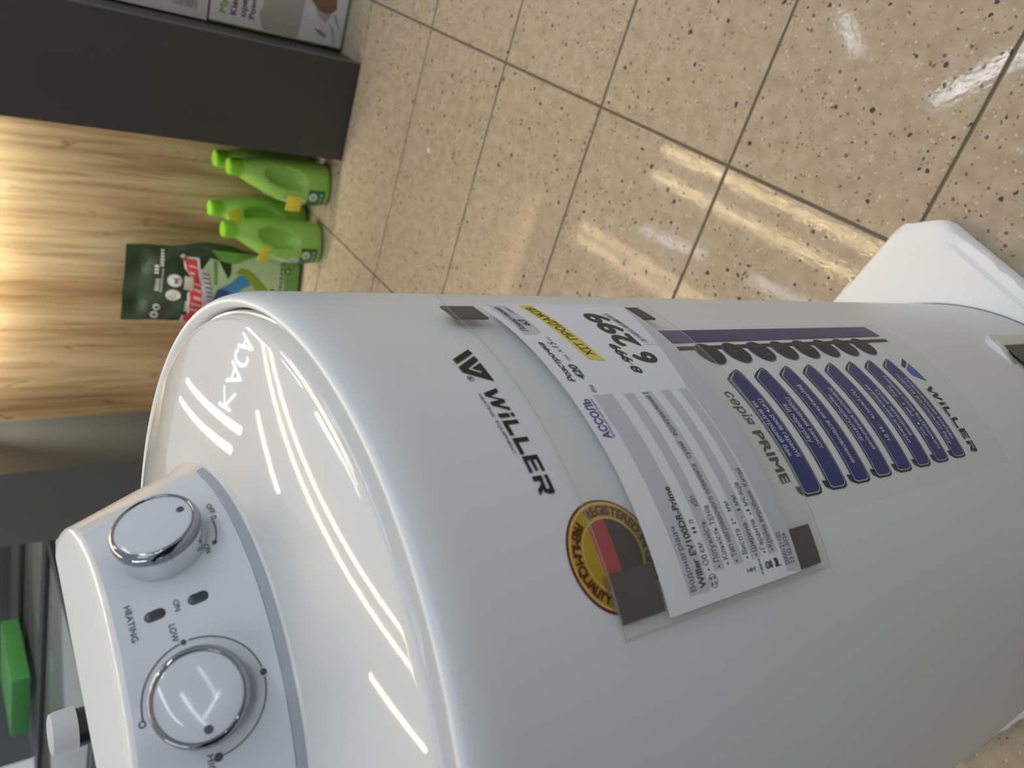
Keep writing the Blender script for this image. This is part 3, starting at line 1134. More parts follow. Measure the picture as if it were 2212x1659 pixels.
# ---------------------------------------------------------------- price tag in its clear sleeve
def make_tag():
    base = S_card(75, 0.61)
    T = thing('price_tag', 'price card in a clear plastic sleeve held on the heater by dark magnets', 'price tag', base)
    a0, a1, z0, z1 = 48.7, 98.4, 0.6135, 0.7655
    n = 48
    az = [a0 + (a1 - a0) * i / (n - 1) for i in range(n)]
    zz = [z0, z0 + 0.004, 0.66, 0.70, z1 - 0.004, z1]

    def lift(a):
        return 0.0035 * max(0.0, (a - 92) / 6.4) ** 2
    vF, fF = grid(n, 6, lambda i, j: S_card(az[i], zz[j], 0.0007 + lift(az[i])))
    vB, fB = grid(n, 6, lambda i, j: S_card(az[i], zz[j], -0.0009 + lift(az[i]) * 0.6))
    m = len(vF)
    v = vF + vB
    f = fF + [tuple(reversed([q + m for q in x])) for x in fB]
    bd = list(range(n)) + [n * j + n - 1 for j in range(1, 6)] + [n * 5 + i for i in range(n - 2, -1, -1)] + [n * j for j in range(4, 0, -1)]
    for q in range(len(bd)):
        a, b = bd[q], bd[(q + 1) % len(bd)]
        f.append((a, a + m, b + m, b))
    build('plastic_sleeve', v, f, SLEEVE, T, angle=50)
    EDGE = mat('sleeve_edge', (190, 188, 178), 0.2, alpha=0.5)
    for e0, e1 in ((z1 - 0.0007, z1 + 0.0002), (z0 - 0.0002, z0 + 0.0009)):
        ve, fe = grid(n, 2, lambda i, j: S_card(az[i], (e0, e1)[j], 0.0010 + lift(az[i])))
        build('sleeve_edge', ve, fe, EDGE, T)
    ve, fe = grid(2, 6, lambda i, j: S_card((a0 - 0.05, a0 + 0.28)[i], zz[j], 0.0010))
    build('sleeve_edge', ve, fe, EDGE, T)
    # magnets behind the sleeve
    for (b0, b1, c0, c1) in ((93.3, 97.2, 0.7430, 0.7635), (92.9, 97.2, 0.6160, 0.6490), (50.2, 55.4, 0.7370, 0.7625), (49.5, 54.6, 0.6176, 0.6372)):
        k = 8
        aa = [b0 + (b1 - b0) * i / (k - 1) for i in range(k)]
        vt, ft = grid(k, 2, lambda i, j: S_card(aa[i], (c0, c1)[j], -0.0010))
        vb, fb = grid(k, 2, lambda i, j: S_card(aa[i], (c0, c1)[j], -0.0020))
        mm = len(vt)
        vv = vt + vb
        ff = ft + [tuple(reversed([q + mm for q in x])) for x in fb]
        ring = list(range(k)) + list(range(2 * k - 1, k - 1, -1))
        for q in range(len(ring)):
            a, b = ring[q], ring[(q + 1) % len(ring)]
            ff.append((a, a + mm, b + mm, b))
        build('magnet', vv, ff, MAGNET, T, angle=50)
    # the card itself
    pa = [49.4 + (97.6 - 49.4) * i / 40 for i in range(41)]
    v, f = grid(41, 3, lambda i, j: S_card(pa[i], (0.6378 - 0.0060 * max(0, (pa[i] - 57) / 35), 0.685, 0.7368 + 0.0035 * max(0, (pa[i] - 66) / 30))[j], 0.0001))
    card = build('price_card', v, f, PAPER, T)
    su = 0.23 * D2R

    def pr(name, vf, m=CARDINK, off=0.00032):
        return put(name, vf[0], vf[1], S_card, off, m, card, su=su)

    def quad(la, lz, ra, rz, h):
        return polys([[(la, lz), (la, lz - h), (ra, rz - h), (ra, rz)]])
    # grey bands
    pr('grey_band', polys([[(50.8, .7217), (50.7, .7077), (76.3, .7112), (76.3, .7241)]]), PAPERGREY, 0.0002)
    for lz, rz in ((.7010, .7037), (.6865, .6904), (.6728, .6761), (.6591, .6624)):
        pr('grey_band', quad(52.5, lz, 76.15, rz, 0.0071), PAPERGREY, 0.0002)
    pr('grey_band', polys([[(49.9, .6493), (49.5, .6382), (96.5, .6322), (85.0, .6460), (76.0, .6545)]]), PAPERGREY, 0.0002)
    # left column
    pr('card_lettering', text2d('Водонагрівач', 51.2, 58.4, .7166, .0036, 0.0, up=1))
    pr('card_lettering', text2d('Willer EV100DR-Prime', 51.2, 63.0, .7096, .0040, 0.028, up=1))
    for s, b0, b1, zb in (("Об'єм: 100 л", 53.45, 58.65, .7034), ('Потужність: 1.5 кВт', 53.45, 61.4, .6959), ('Кількість ТЕНів: 1', 53.4, 60.6, .6894),
                          ('Тип нагріваючого елемента: "сухий" (відокремлений І', 53.4, 76.05, .6828), ('Висота: 895 мм', 53.35, 59.8, .6746),
                          ('Ширина: 450 мм', 53.3, 60.3, .6675), ('Гарантія: 60 місяців', 53.25, 61.8, .6608), ('Країна виробник: Китай', 53.2, 63.5, .6543)):
        w = text2d(s, b0, b1, zb, .0037, 0.002)
        if s.startswith('Тип'):
            w = ([(a, z + (a - 53.4) * 0.00016) for a, z in w[0]], w[1])
        pr('card_lettering', w)
        pr('bullet', polys([ngon(52.9, zb + .0014, 0.0006 / su, 0.0006, 14)]))
    pr('card_number', text2d('0000121102', 50.7, 54.7, .6456, .0034, 0.0))
    pr('card_date', text2d('23.02.2026', 50.6, 54.4, .6414, .0034, 0.0))
    # pictograms
    c = (51.6, .7040)
    g = [ring2d(c[0], c[1], 0.0028, 0.0031, 1 / su, 1, 36)]
    for q in range(4):
        t = (45 + 90 * q) * D2R
        d = Vector((math.cos(t), math.sin(t)))
        nrm = Vector((-d.y, d.x))
        C = Vector((0, 0))
        g.append(stroke([(c[0] + d.x * 0.0008 / su, c[1] + d.y * 0.0008), (c[0] + d.x * 0.0022 / su, c[1] + d.y * 0.0022)], 0.0004, su))
        tip = d * 0.0023
        for sgn in (1, -1):
            e = tip - d * 0.0009 + nrm * sgn * 0.0008
            g.append(stroke([(c[0] + tip.x / su, c[1] + tip.y), (c[0] + e.x / su, c[1] + e.y)], 0.0004, su))
    pr('pictogram', join(*g))
    pr('pictogram', join(stroke([(51.2, .6788), (51.7, .6788)], .0005, su), stroke([(51.45, .6788), (51.45, .6775)], .0004, su), text2d('в', 51.25, 51.65, .6750, .0026, 0.02), stroke([(51.2, .6732), (51.7, .6732)], .0005, su), stroke([(51.45, .6732), (51.45, .6745)], .0004, su)))
    pr('pictogram', join(stroke([(50.6, .6683), (51.0, .6683)], .0005, su), text2d('ш', 51.1, 51.75, .6676, .0022, 0.02), stroke([(51.9, .6683), (52.3, .6683)], .0005, su), stroke([(50.6, .6677), (50.6, .6689)], .0005, su), stroke([(52.3, .6677), (52.3, .6689)], .0005, su)))
    pr('pictogram', join(ring2d(51.35, .6630, 0.0011, 0.0018, 1 / su, 1, 24), stroke([(51.15, .6631), (51.32, .6625), (51.55, .6637)], .0004, su), polys([[(51.1, .6618), (50.8, .6592), (51.05, .6596), (51.25, .6588), (51.35, .6614)], [(51.6, .6618), (51.9, .6592), (51.65, .6596), (51.45, .6588), (51.35, .6614)]])))
    pr('pictogram', join(stroke([(50.9, .6525), (50.9, .6572)], .0005, su), polys([[(50.95, .6572), (51.4, .6567), (51.9, .6574), (51.9, .6546), (51.4, .6540), (50.95, .6545)]])))
    # shop logo
    pr('shop_logo', text2d('АССОЛЬ', 70.0, 75.8, .7286, .0047, 0.03), BLUETXT)
    pr('shop_slogan', text2d('техніка для всієї родини', 70.0, 75.8, .7263, .0017, 0.004), BLUETXT)
    # price block
    pr('card_lettering', text2d('Від', 76.7, 77.9, .7201, .0026, 0.0, shear=0.2))
    pr('card_lettering', text2d('Розстрочка', 78.7, 86.3, .7284, .0036, 0.03, shear=0.2))
    pr('card_lettering', text2d('420', 78.9, 81.6, .7205, .0046, 0.035, shear=0.2))
    pr('card_lettering', text2d('грн', 82.4, 83.6, .7206, .0022, 0.0, shear=0.2))
    pr('card_lettering', text2d('Х', 84.0, 84.7, .7206, .0028, 0.0, shear=0.2))
    pr('card_lettering', text2d('15', 85.1, 86.3, .7206, .0042, 0.0, shear=0.2))
    pr('card_lettering', text2d('міс', 86.6, 87.5, .7206, .0022, 0.0, shear=0.2))
    pr('grey_tab', polys([[(88.2, .7345), (88.1, .7268), (88.9, .7216), (91.5, .7215), (96.6, .7236), (96.9, .7350)]]), PAPERGREY, 0.0002)
    pr('card_lettering', text2d('Повертаємо', 89.0, 96.0, .7296, .0036, 0.02, shear=0.2))
    pr('card_lettering', text2d('63', 90.4, 92.0, .7236, .0044, 0.035, shear=0.2))
    pr('card_lettering', text2d('грн', 94.1, 95.7, .7240, .0022, 0.0, shear=0.2))
    pr('highlight_banner', polys([[(82.0, .6965), (82.5, .7075), (83.4, .7090), (96.6, .7140), (97.0, .7045), (83.4, .6985)]]), YELLOW, 0.0002)
    w = text2d('ХІТ ПРОДАЖІВ', 83.3, 96.0, .7008, .0055, 0.016)
    pr('card_lettering', ([(a, z + (a - 83.3) * 0.0004) for a, z in w[0]], w[1]))
    pr('price_figures', text2d('6', 81.2, 83.6, .6588, .0155, 0.04))
    pr('price_figures', text2d('299', 84.9, 94.1, .6606, .0155, 0.04))
    pr('old_price', text2d('8 999', 79.3, 85.4, .6780, .0062, 0.035, shear=0.15))
    pr('strike_line', stroke([(79.4, .6806), (85.3, .6822)], .0005, su))
    bars = []
    x = 85.7
    r2 = random.Random(3)
    while x < 93.8:
        w_ = r2.choice([0.07, 0.07, 0.14, 0.2])
        dz = (x - 85.7) * 0.0004
        bars.append([(x, .6515 + dz), (x + w_, .6515 + dz), (x + w_, .6556 + dz), (x, .6556 + dz)])
        x += w_ + r2.choice([0.08, 0.12, 0.2])
    pr('barcode_field', polys([[(85.0, .6460), (85.3, .6562), (94.4, .6598), (94.4, .6500)]]), PAPER, 0.00027)
    pr('barcode', polys(bars), CARDINK, 0.00035)
    return T


make_tag()


# ---------------------------------------------------------------- foam packing piece under the heater
def make_foam():
    A0 = 75.0 * D2R
    n = Vector((math.cos(A0), math.sin(A0), 0))
    t = Vector((-math.sin(A0), math.cos(A0), 0))
    HS = 0.245
    N = 200
    # square outline with chamfered corners, sampled by angle so that rows can be lofted to the round hole

    def sq(h, ch, th):
        c, s = math.cos(th), math.sin(th)
        k = h / max(abs(c), abs(s))
        k2 = (2 * h - ch) / (abs(c) + abs(s))
        return min(k, k2)
    ths = [2 * math.pi * i / N for i in range(N)]

    def P(th, d, z):
        return n * (d * math.cos(th)) + t * (d * math.sin(th)) + Vector((0, 0, z))
    r2 = random.Random(11)
    jag = [0.0015 * r2.uniform(-1, 1) for _ in range(N)]
    rows = []
    rows.append(lambda i, th: P(th, sq(HS - 0.004, 0.030, th), 0.0004))
    rows.append(lambda i, th: P(th, sq(HS, 0.034, th), 0.004))
    rows.append(lambda i, th: P(th, sq(HS, 0.034, th) + jag[i], 0.024))
    rows.append(lambda i, th: P(th, sq(HS - 0.003, 0.036, th) + jag[i], 0.0292))
    # a pressed groove runs inside the edge on the front side
    def gz(th, z_flat, z_groove):
        c, s = math.cos(th), math.sin(th)
        return z_groove if (c > abs(s) * 1.25) else z_flat
    rows.append(lambda i, th: P(th, sq(HS - 0.006, 0.038, th) + jag[i] * 0.6, gz(th, 0.0335, 0.0298)))
    rows.append(lambda i, th: P(th, sq(HS - 0.0125, 0.042, th), gz(th, 0.0350, 0.0300)))
    rows.append(lambda i, th: P(th, sq(HS - 0.0150, 0.044, th), gz(th, 0.0352, 0.0325)))
    rows.append(lambda i, th: P(th, sq(HS - 0.0175, 0.046, th), 0.0352))
    rows.append(lambda i, th: P(th, max(0.2262, min(sq(HS - 0.022, 0.05, th), 0.2275)), 0.0352))
    rows.append(lambda i, th: P(th, 0.2258, 0.0340))
    rows.append(lambda i, th: P(th, 0.2258, 0.0004))
    rows.append(rows[0])
    v, f = grid(N, len(rows), lambda i, j: rows[j](i, ths[i]), True)
    o = build('packing_foam', v, f, FOAM, None, angle=32, origin=(0, 0, 0))
    tag(o, 'white square packing foam slab with chipped edge around the foot of the heater', 'foam packaging')


make_foam()


# ---------------------------------------------------------------- detergent bottles
def bottle_section(z):
    T = [(0.0, .047, .036, 0), (.004, .053, .041, 0), (.012, .057, .045, 0), (.04, .060, .048, 0), (.09, .060, .048, 0), (.13, .056, .046, .003), (.165, .049, .042, .009),
         (.195, .039, .036, .015), (.218, .029, .029, .019), (.232, .0235, .0235, .021), (.240, .022, .022, .021)]
    for a, b in zip(T, T[1:]):
        if a[0] <= z <= b[0]:
            k = (z - a[0]) / (b[0] - a[0])
            return [a[q] + (b[q] - a[q]) * k for q in (1, 2, 3)]
    return list(T[-1][1:])


def bottle_pt(th, z, off=0.0):
    a, b, cx = bottle_section(z)
    a += off
    b += off
    e = 2 / 2.5
    c, s = math.cos(th), math.sin(th)
    x = cx + a * math.copysign(abs(c) ** e, c)
    y = b * math.copysign(abs(s) ** e, s)
    if y < 0:       # thumb hollow of the grip on the front side
        u = (x - 0.006) / 0.029
        w = (z - 0.128 - (x - 0.006) * 0.6) / 0.054
        q = u * u + w * w
        if q < 1:
            y += 0.030 * (1 - q) ** 0.6
    return x, y, z


def make_bottle(label, loc, rot, sticker=None):
    t = thing('detergent_bottle', label, 'bottle', loc, 'green detergent bottles beside the shelving column')
    t.rotation_euler = (0, 0, rot)
    zs = [0, .002, .004, .008, .012] + [.018 + .006 * i for i in range(36)] + [.236, .240]
    N = 72
    v, f = grid(N, len(zs), lambda i, j: bottle_pt(2 * math.pi * i / N, zs[j]), True)
    v.append((0, 0, 0))
    k = len(v) - 1
    f += [((i + 1) % N, i, k) for i in range(N)]

    def local(name, vv, ff, m, parent, ang=40):
        me = bpy.data.meshes.new(name)
        me.from_pydata([tuple(q) for q in vv], [], ff)
        me.polygons.foreach_set('use_smooth', [True] * len(me.polygons))
        me.set_sharp_from_angle(angle=ang * D2R)
        me.materials.append(m)
        o = bpy.data.objects.new(name, me)
        COL.objects.link(o)
        o.parent = parent
        return o
    local('bottle_body', v, f, GREEN, t, 60)
    prof = [(.0215, .236), (.0235, .2375), (.0235, .244), (.0228, .262), (.0215, .267), (.0190, .2695)]
    v, f = lathe(prof, 48, (.021, 0, 0), cap1=True)
    cp = local('bottle_cap', v, f, GREENCAP, t)
    # wrap-around label low on the left side
    def patch(name, t0, t1, z0, z1, m, off, parent, shape=None, n=16, k=10):
        def fn(i, j):
            u, w = i / (n - 1), j / (k - 1)
            th, z = t0 + (t1 - t0) * u, z0 + (z1 - z0) * w
            if shape:
                th, z = shape(u, w, th, z)
            return bottle_pt(th, z, off)
        v, f = grid(n, k, fn)
        return local(name, v, f, m, parent)
    lb = patch('label', 172 * D2R, 258 * D2R, .018, .066, mat('label_green', (46, 110, 62), 0.4), .0006, t)

    def ell(tc, zc, rt, rz, m, name, off):
        ring = [bottle_pt(tc + rt * math.cos(2 * math.pi * i / 24), zc + rz * math.sin(2 * math.pi * i / 24), off) for i in range(24)]
        ring.append(bottle_pt(tc, zc, off))
        local(name, ring, [(i, (i + 1) % 24, 24) for i in range(24)], m, lb)
    pale = mat('label_pale', (206, 208, 200), 0.45)
    ell(236 * D2R, .052, 13 * D2R, .012, pale, 'label_roundel', .0010)
    ell(236 * D2R, .052, 7 * D2R, .0065, mat('label_grey', (150, 160, 150), 0.45), 'label_roundel', .0013)
    ell(212 * D2R, .084, 17 * D2R, .016, pale, 'label_picture', .0009)
    ell(210 * D2R, .083, 5 * D2R, .012, mat('label_grey', (150, 160, 150), 0.45), 'label_picture', .0012)
    ell(203 * D2R, .118, 11 * D2R, .018, pale, 'label_picture', .0009)
    for q in range(4):
        ell((206 + 13 * q) * D2R, .029, 2.6 * D2R, .0040, pale, 'label_mark', .0010)
    if sticker:
        (sx, sy, sz), tilt, w, h = sticker
        m = Matrix.Rotation(tilt[2], 3, 'Z') @ Matrix.Rotation(tilt[0], 3, 'X') @ Matrix.Rotation(tilt[1], 3, 'Y')
        v = []
        n = 6
        for off in (0.0, 0.0006):
            for j in range(n):
                for i in range(2):
                    q = Vector(((i - .5) * w, -off - 0.003 * math.sin(j / (n - 1) * 3.1), (j / (n - 1) - .5) * h))
                    v.append(Vector((sx, sy, sz)) + m @ q)
        f = []
        for o_ in (0, 2 * n):
            for j in range(n - 1):
                f.append((o_ + 2 * j, o_ + 2 * j + 1, o_ + 2 * j + 3, o_ + 2 * j + 2))
        per = [0, 1] + [2 * j + 1 for j in range(1, n)] + [2 * j for j in range(n - 1, 0, -1)]
        for q in range(len(per)):
            a, b = per[q], per[(q + 1) % len(per)]
            f.append((a, a + 2 * n, b + 2 * n, b))
        local('price_sticker', v, f, mat('yellow_paper', (230, 214, 70), 0.7), t)
    return t


ROT = math.radians(18 + 90)      # the grip side looks at the aisle
make_bottle('front green detergent bottle tucked against the dark column', (-1.735, -0.243 - .012, 0.002), ROT, ((-.058, -.036, .104), (0.1, 0.05, -0.25), .040, .044))
make_bottle('front green detergent bottle beside the powder bag, yellow sticker low on its shoulder', (-1.715, -0.405 - .014, 0.002), ROT + 0.05, ((-.040, -.044, .172), (0.35, 0.3, -0.5), .042, .034))
make_bottle('rear green detergent bottle half hidden behind the dark column', (-1.848, -0.262 - .010, 0.002), ROT - 0.15)
make_bottle('rear green detergent bottle with two yellow stickers, behind the pair in front', (-1.835, -0.395 - .012, 0.002), ROT, ((.004, -.050, .215), (0.25, -0.35, 0.1), .036, .044))


# ---------------------------------------------------------------- powder bag
def make_bag():
    T = thing('detergent_bag', 'dark green and pale green stand-up bag of washing powder with red lettering', 'bag', (-1.80, -0.612, 0.001))

    def plane(z):
        return -1.775 - 0.14 * z

    def edge(z):        # right and left edge of the pouch at height z
        yr = -0.500 - 0.010 * math.sin(z * 20) * 0.5 - (0.012 if z > 0.42 else 0.0) * (z - 0.42) / 0.05
        if 0.15 < z < 0.35:
            yr += 0.012 * math.sin((z - 0.15) / 0.20 * math.pi)
        yl = -0.735 - 0.006 * math.sin(z * 14)
        if z < 0.06:
            k = (0.06 - z) / 0.06
            yr -= 0.020 * k * k
            yl += 0.020 * k * k
        return yr, yl

    def S(y, z, off=0.0):
        yr, yl = edge(max(0, min(0.468, z)))
        u = (y - yl) / (yr - yl)
        u = max(0.0, min(1.0, u))
        zz = max(0.0, min(0.468, z))
        b = (1 - (2 * u - 1) ** 2) ** 0.5 * math.sin(min(1.0, zz / 0.46 * 0.95 + 0.12) * math.pi) ** 0.6 * 0.030 if zz < 0.46 else 0
        wr = 0.0022 * math.sin(y * 60 + z * 31) * math.sin(z * 47 + 1) + (0.003 * math.sin(y * 34 + 2) if zz > 0.33 else 0)
        return Vector((plane(zz) + b + wr + off - 0.012, y, zz + 0.001))
    NU, NV = 28, 44

    def front(i, j):
        z = 0.468 * j / (NV - 1)
        yr, yl = edge(z)
        return S(yl + (yr - yl) * i / (NU - 1), z)

    def back(i, j):
        q = front(i, j)
        z = 0.468 * j / (NV - 1)
        u = i / (NU - 1)
        th = 0.055 * (1 - (2 * u - 1) ** 2) ** 0.5 * (1 - (z / 0.468)) ** 0.5
        return Vector((min(q.x - 0.0012, plane(z) - 0.012 - th * 0.55), q.y, q.z))
    v, f = grid(NU, NV, front)
    vb, fb = grid(NU, NV, back)
    m = len(v)
    v += vb
    f += [tuple(reversed([q + m for q in x])) for x in fb]
    bd = list(range(NU)) + [NU * j + NU - 1 for j in range(1, NV)] + [NU * (NV - 1) + i for i in range(NU - 2, -1, -1)] + [NU * j for j in range(NV - 2, 0, -1)]
    for q in range(len(bd)):
        a, b = bd[q], bd[(q + 1) % len(bd)]
        f.append((b, b + m, a + m, a))
    build('pouch', v, f, mat('bag_dark_green', (50, 64, 42), 0.25, bump=(40, 0.35, 0.004)), T, angle=60)
    PALE = mat('bag_pale_green', (182, 204, 158), 0.3)
    MID = mat('bag_mid_green', (104, 158, 74), 0.3)

    def pr(name, lists, m_, off):
        vv, ff = polys(lists)
        bm = bmesh.new()
        vs = [bm.verts.new((a, b, 0)) for a, b in vv]
        for q in ff:
            bm.faces.new([vs[i] for i in q])
        bmesh.ops.triangulate(bm, faces=bm.faces[:])
        for _ in range(6):
            lg = [e for e in bm.edges if e.calc_length() > 0.014]
            if not lg:
                break
            bmesh.ops.subdivide_edges(bm, edges=lg, cuts=1)
            bmesh.ops.triangulate(bm, faces=bm.faces[:])
        bm.verts.index_update()
        V = [S(q.co.x, q.co.y, off) for q in bm.verts]
        F = [[q.index for q in fc.verts] for fc in bm.faces]
        bm.free()
        return build(name, V, F, m_, T)
    pr('pale_field', [[(-0.519, 0.262), (-0.524, 0.240), (-0.575, 0.212), (-0.560, 0.205), (-0.530, 0.205), (-0.500, 0.19), (-0.503, 0.132), (-0.506, 0.03), (-0.733, 0.03), (-0.738, 0.27), (-0.647, 0.262), (-0.612, 0.275), (-0.56, 0.285)]], PALE, 0.0010)
    pr('green_foot', [[(-0.503, 0.060), (-0.515, 0.008), (-0.725, 0.008), (-0.733, 0.055), (-0.62, 0.047)]], MID, 0.0016)
    pr('green_flank', [[(-0.497, 0.26), (-0.503, 0.13), (-0.515, 0.16), (-0.53, 0.195), (-0.525, 0.235)]], MID, 0.0016)
    pr('olive_swoosh', [[(-0.556, 0.196), (-0.545, 0.185), (-0.539, 0.178), (-0.542, 0.158), (-0.555, 0.14), (-0.572, 0.122), (-0.608, 0.090), (-0.66, 0.066), (-0.66, 0.10), (-0.611, 0.128), (-0.578, 0.152), (-0.558, 0.173)]], mat('bag_olive', (140, 158, 50), 0.3), 0.0020)
    pr('blue_swirl', [[(-0.644, 0.244), (-0.612, 0.234), (-0.586, 0.202), (-0.561, 0.182), (-0.562, 0.167), (-0.587, 0.148), (-0.597, 0.166), (-0.616, 0.183), (-0.64, 0.19), (-0.66, 0.215)]], mat('bag_blue', (70, 134, 186), 0.3), 0.0022)
    pr('navy_swirl', [[(-0.66, 0.246), (-0.644, 0.246), (-0.612, 0.236), (-0.604, 0.226), (-0.615, 0.203), (-0.64, 0.20)]], mat('bag_navy', (62, 72, 140), 0.3), 0.0026)
    pr('navy_swirl', [[(-0.595, 0.093), (-0.595, 0.084), (-0.606, 0.066), (-0.64, 0.06), (-0.63, 0.085), (-0.607, 0.089)]], mat('bag_navy', (62, 72, 140), 0.3), 0.0026)
    red = [(-0.528, 0.334), (-0.521, 0.325), (-0.528, 0.318), (-0.527, 0.297), (-0.54, 0.295), (-0.555, 0.293), (-0.578, 0.288), (-0.594, 0.282), (-0.614, 0.279), (-0.634, 0.275), (-0.653, 0.272), (-0.667, 0.27), (-0.694, 0.268), (-0.725, 0.268), (-0.727, 0.308), (-0.717, 0.315), (-0.701, 0.313), (-0.695, 0.300), (-0.683, 0.301), (-0.672, 0.304), (-0.643, 0.305), (-0.625, 0.307), (-0.614, 0.299), (-0.593, 0.302), (-0.581, 0.304), (-0.569, 0.313), (-0.562, 0.319), (-0.549, 0.322), (-0.537, 0.325)]
    cx_, cz_ = -0.622, 0.298
    outl = [(y + (0.005 if y > cx_ else -0.004), z + (0.006 if z > 0.300 - (y + 0.62) * -0.05 else -0.006)) for y, z in red]
    pr('lettering_outline', [outl], mat('bag_white', (214, 212, 204), 0.35), 0.0030)
    pr('red_lettering', [red], mat('bag_red', (196, 62, 60), 0.35), 0.0036)
    pk = mat('bag_pink', (222, 178, 172), 0.35)
    for s in ([(-0.545, 0.316), (-0.548, 0.291), (-0.552, 0.29), (-0.549, 0.314)], [(-0.563, 0.313), (-0.566, 0.299), (-0.573, 0.3), (-0.568, 0.311)], [(-0.594, 0.3), (-0.6, 0.283), (-0.605, 0.282), (-0.601, 0.3)],
              [(-0.611, 0.299), (-0.617, 0.28), (-0.624, 0.279), (-0.618, 0.299)], [(-0.634, 0.297), (-0.640, 0.271), (-0.652, 0.270), (-0.644, 0.295)], [(-0.657, 0.301), (-0.664, 0.272), (-0.669, 0.271), (-0.663, 0.3)], [(-0.676, 0.301), (-0.683, 0.276), (-0.688, 0.276), (-0.683, 0.301)]):
        pr('letter_gap', [s], pk, 0.0042)
    pr('lettering_band', [[(-0.552, 0.287), (-0.552, 0.268), (-0.58, 0.262), (-0.62, 0.250), (-0.647, 0.250), (-0.665, 0.262), (-0.625, 0.275), (-0.585, 0.283)]], mat('bag_grey', (196, 194, 198), 0.35), 0.0030)
    for q in range(7):
        y = -0.562 - 0.0135 * q
        z = 0.279 - 0.0030 * q
        pr('small_letter', [[(y, z), (y - 0.003, z - 0.0165), (y - 0.0075, z - 0.0165), (y - 0.0045, z)]], mat('bag_navytext', (84, 82, 116), 0.35), 0.0038)
    for c in ((-0.596, 0.347), (-0.642, 0.347)):
        pr('white_roundel', [ngon(c[0], c[1], 0.0185, 0.0185, 28)], mat('bag_white', (214, 212, 204), 0.35), 0.0024)
    pr('roundel_mark', [[(-0.588, 0.352), (-0.598, 0.346), (-0.606, 0.349), (-0.604, 0.338), (-0.595, 0.341), (-0.588, 0.335)]], mat('bag_greymark', (96, 104, 92), 0.35), 0.0030)
    pr('price_sticker', [[(-0.578, 0.324), (-0.581, 0.301), (-0.619, 0.300), (-0.618, 0.324)]], mat('sticker_cream', (214, 206, 190), 0.6), 0.0050)
    wt = mat('bag_white', (214, 212, 204), 0.35)
    for (ya, yb, za, hh) in ((-0.513, -0.562, 0.385, 0.008), (-0.558, -0.586, 0.398, 0.010), (-0.597, -0.638, 0.393, 0.010), (-0.566, -0.640, 0.380, 0.004), (-0.657, -0.692, 0.315, 0.008)):
        n_ = max(3, int(abs(yb - ya) / 0.0075))
        L = []
        for q in range(n_):
            y = ya + (yb - ya) * q / n_
            w_ = abs(yb - ya) / n_ * 0.55
            L.append([(y, za), (y, za - hh), (y - w_, za - hh), (y - w_, za)])
        pr('white_lettering', L, wt, 0.0024)
    pr('weight_mark', [ngon(-0.686, 0.384, 0.010, 0.009, 20), ngon(-0.710, 0.388, 0.011, 0.010, 20)], wt, 0.0024)
    pr('weight_mark_hole', [ngon(-0.686, 0.384, 0.0045, 0.0055, 16), ngon(-0.710, 0.388, 0.0045, 0.0060, 16)], mat('bag_dark_green', (50, 64, 42)), 0.0030)
    n_ = 9
    pr('pale_lettering', [[(-0.526 - 0.0078 * q, 0.2535 - 0.0007 * q), (-0.526 - 0.0078 * q, 0.2435 - 0.0007 * q), (-0.531 - 0.0078 * q, 0.2433 - 0.0007 * q), (-0.531 - 0.0078 * q, 0.2533 - 0.0007 * q)] for q in range(n_)], mat('bag_darktext', (84, 108, 78), 0.35), 0.0024)
    pr('care_ring', [ngon(-0.540, 0.045, 0.0095, 0.0085, 22)], mat('bag_darktext', (84, 108, 78), 0.35), 0.0026)
    pr('care_ring_hole', [ngon(-0.540, 0.045, 0.0042, 0.0040, 16)], PALE, 0.0032)
    pr('care_text', [[(-0.518 - 0.013 * q, 0.066), (-0.518 - 0.013 * q, 0.058), (-0.526 - 0.013 * q, 0.058), (-0.526 - 0.013 * q, 0.066)] for q in range(7)], mat('bag_darktext', (84, 108, 78), 0.35), 0.0024)
    return T


make_bag()


# ---------------------------------------------------------------- appliance cartons beside the column
def flat_print(name, lists, m, x, parent):
    v, f = polys(lists)
    return build(name, [(x, a, b) for a, b in v], f, m, parent, smooth=False)


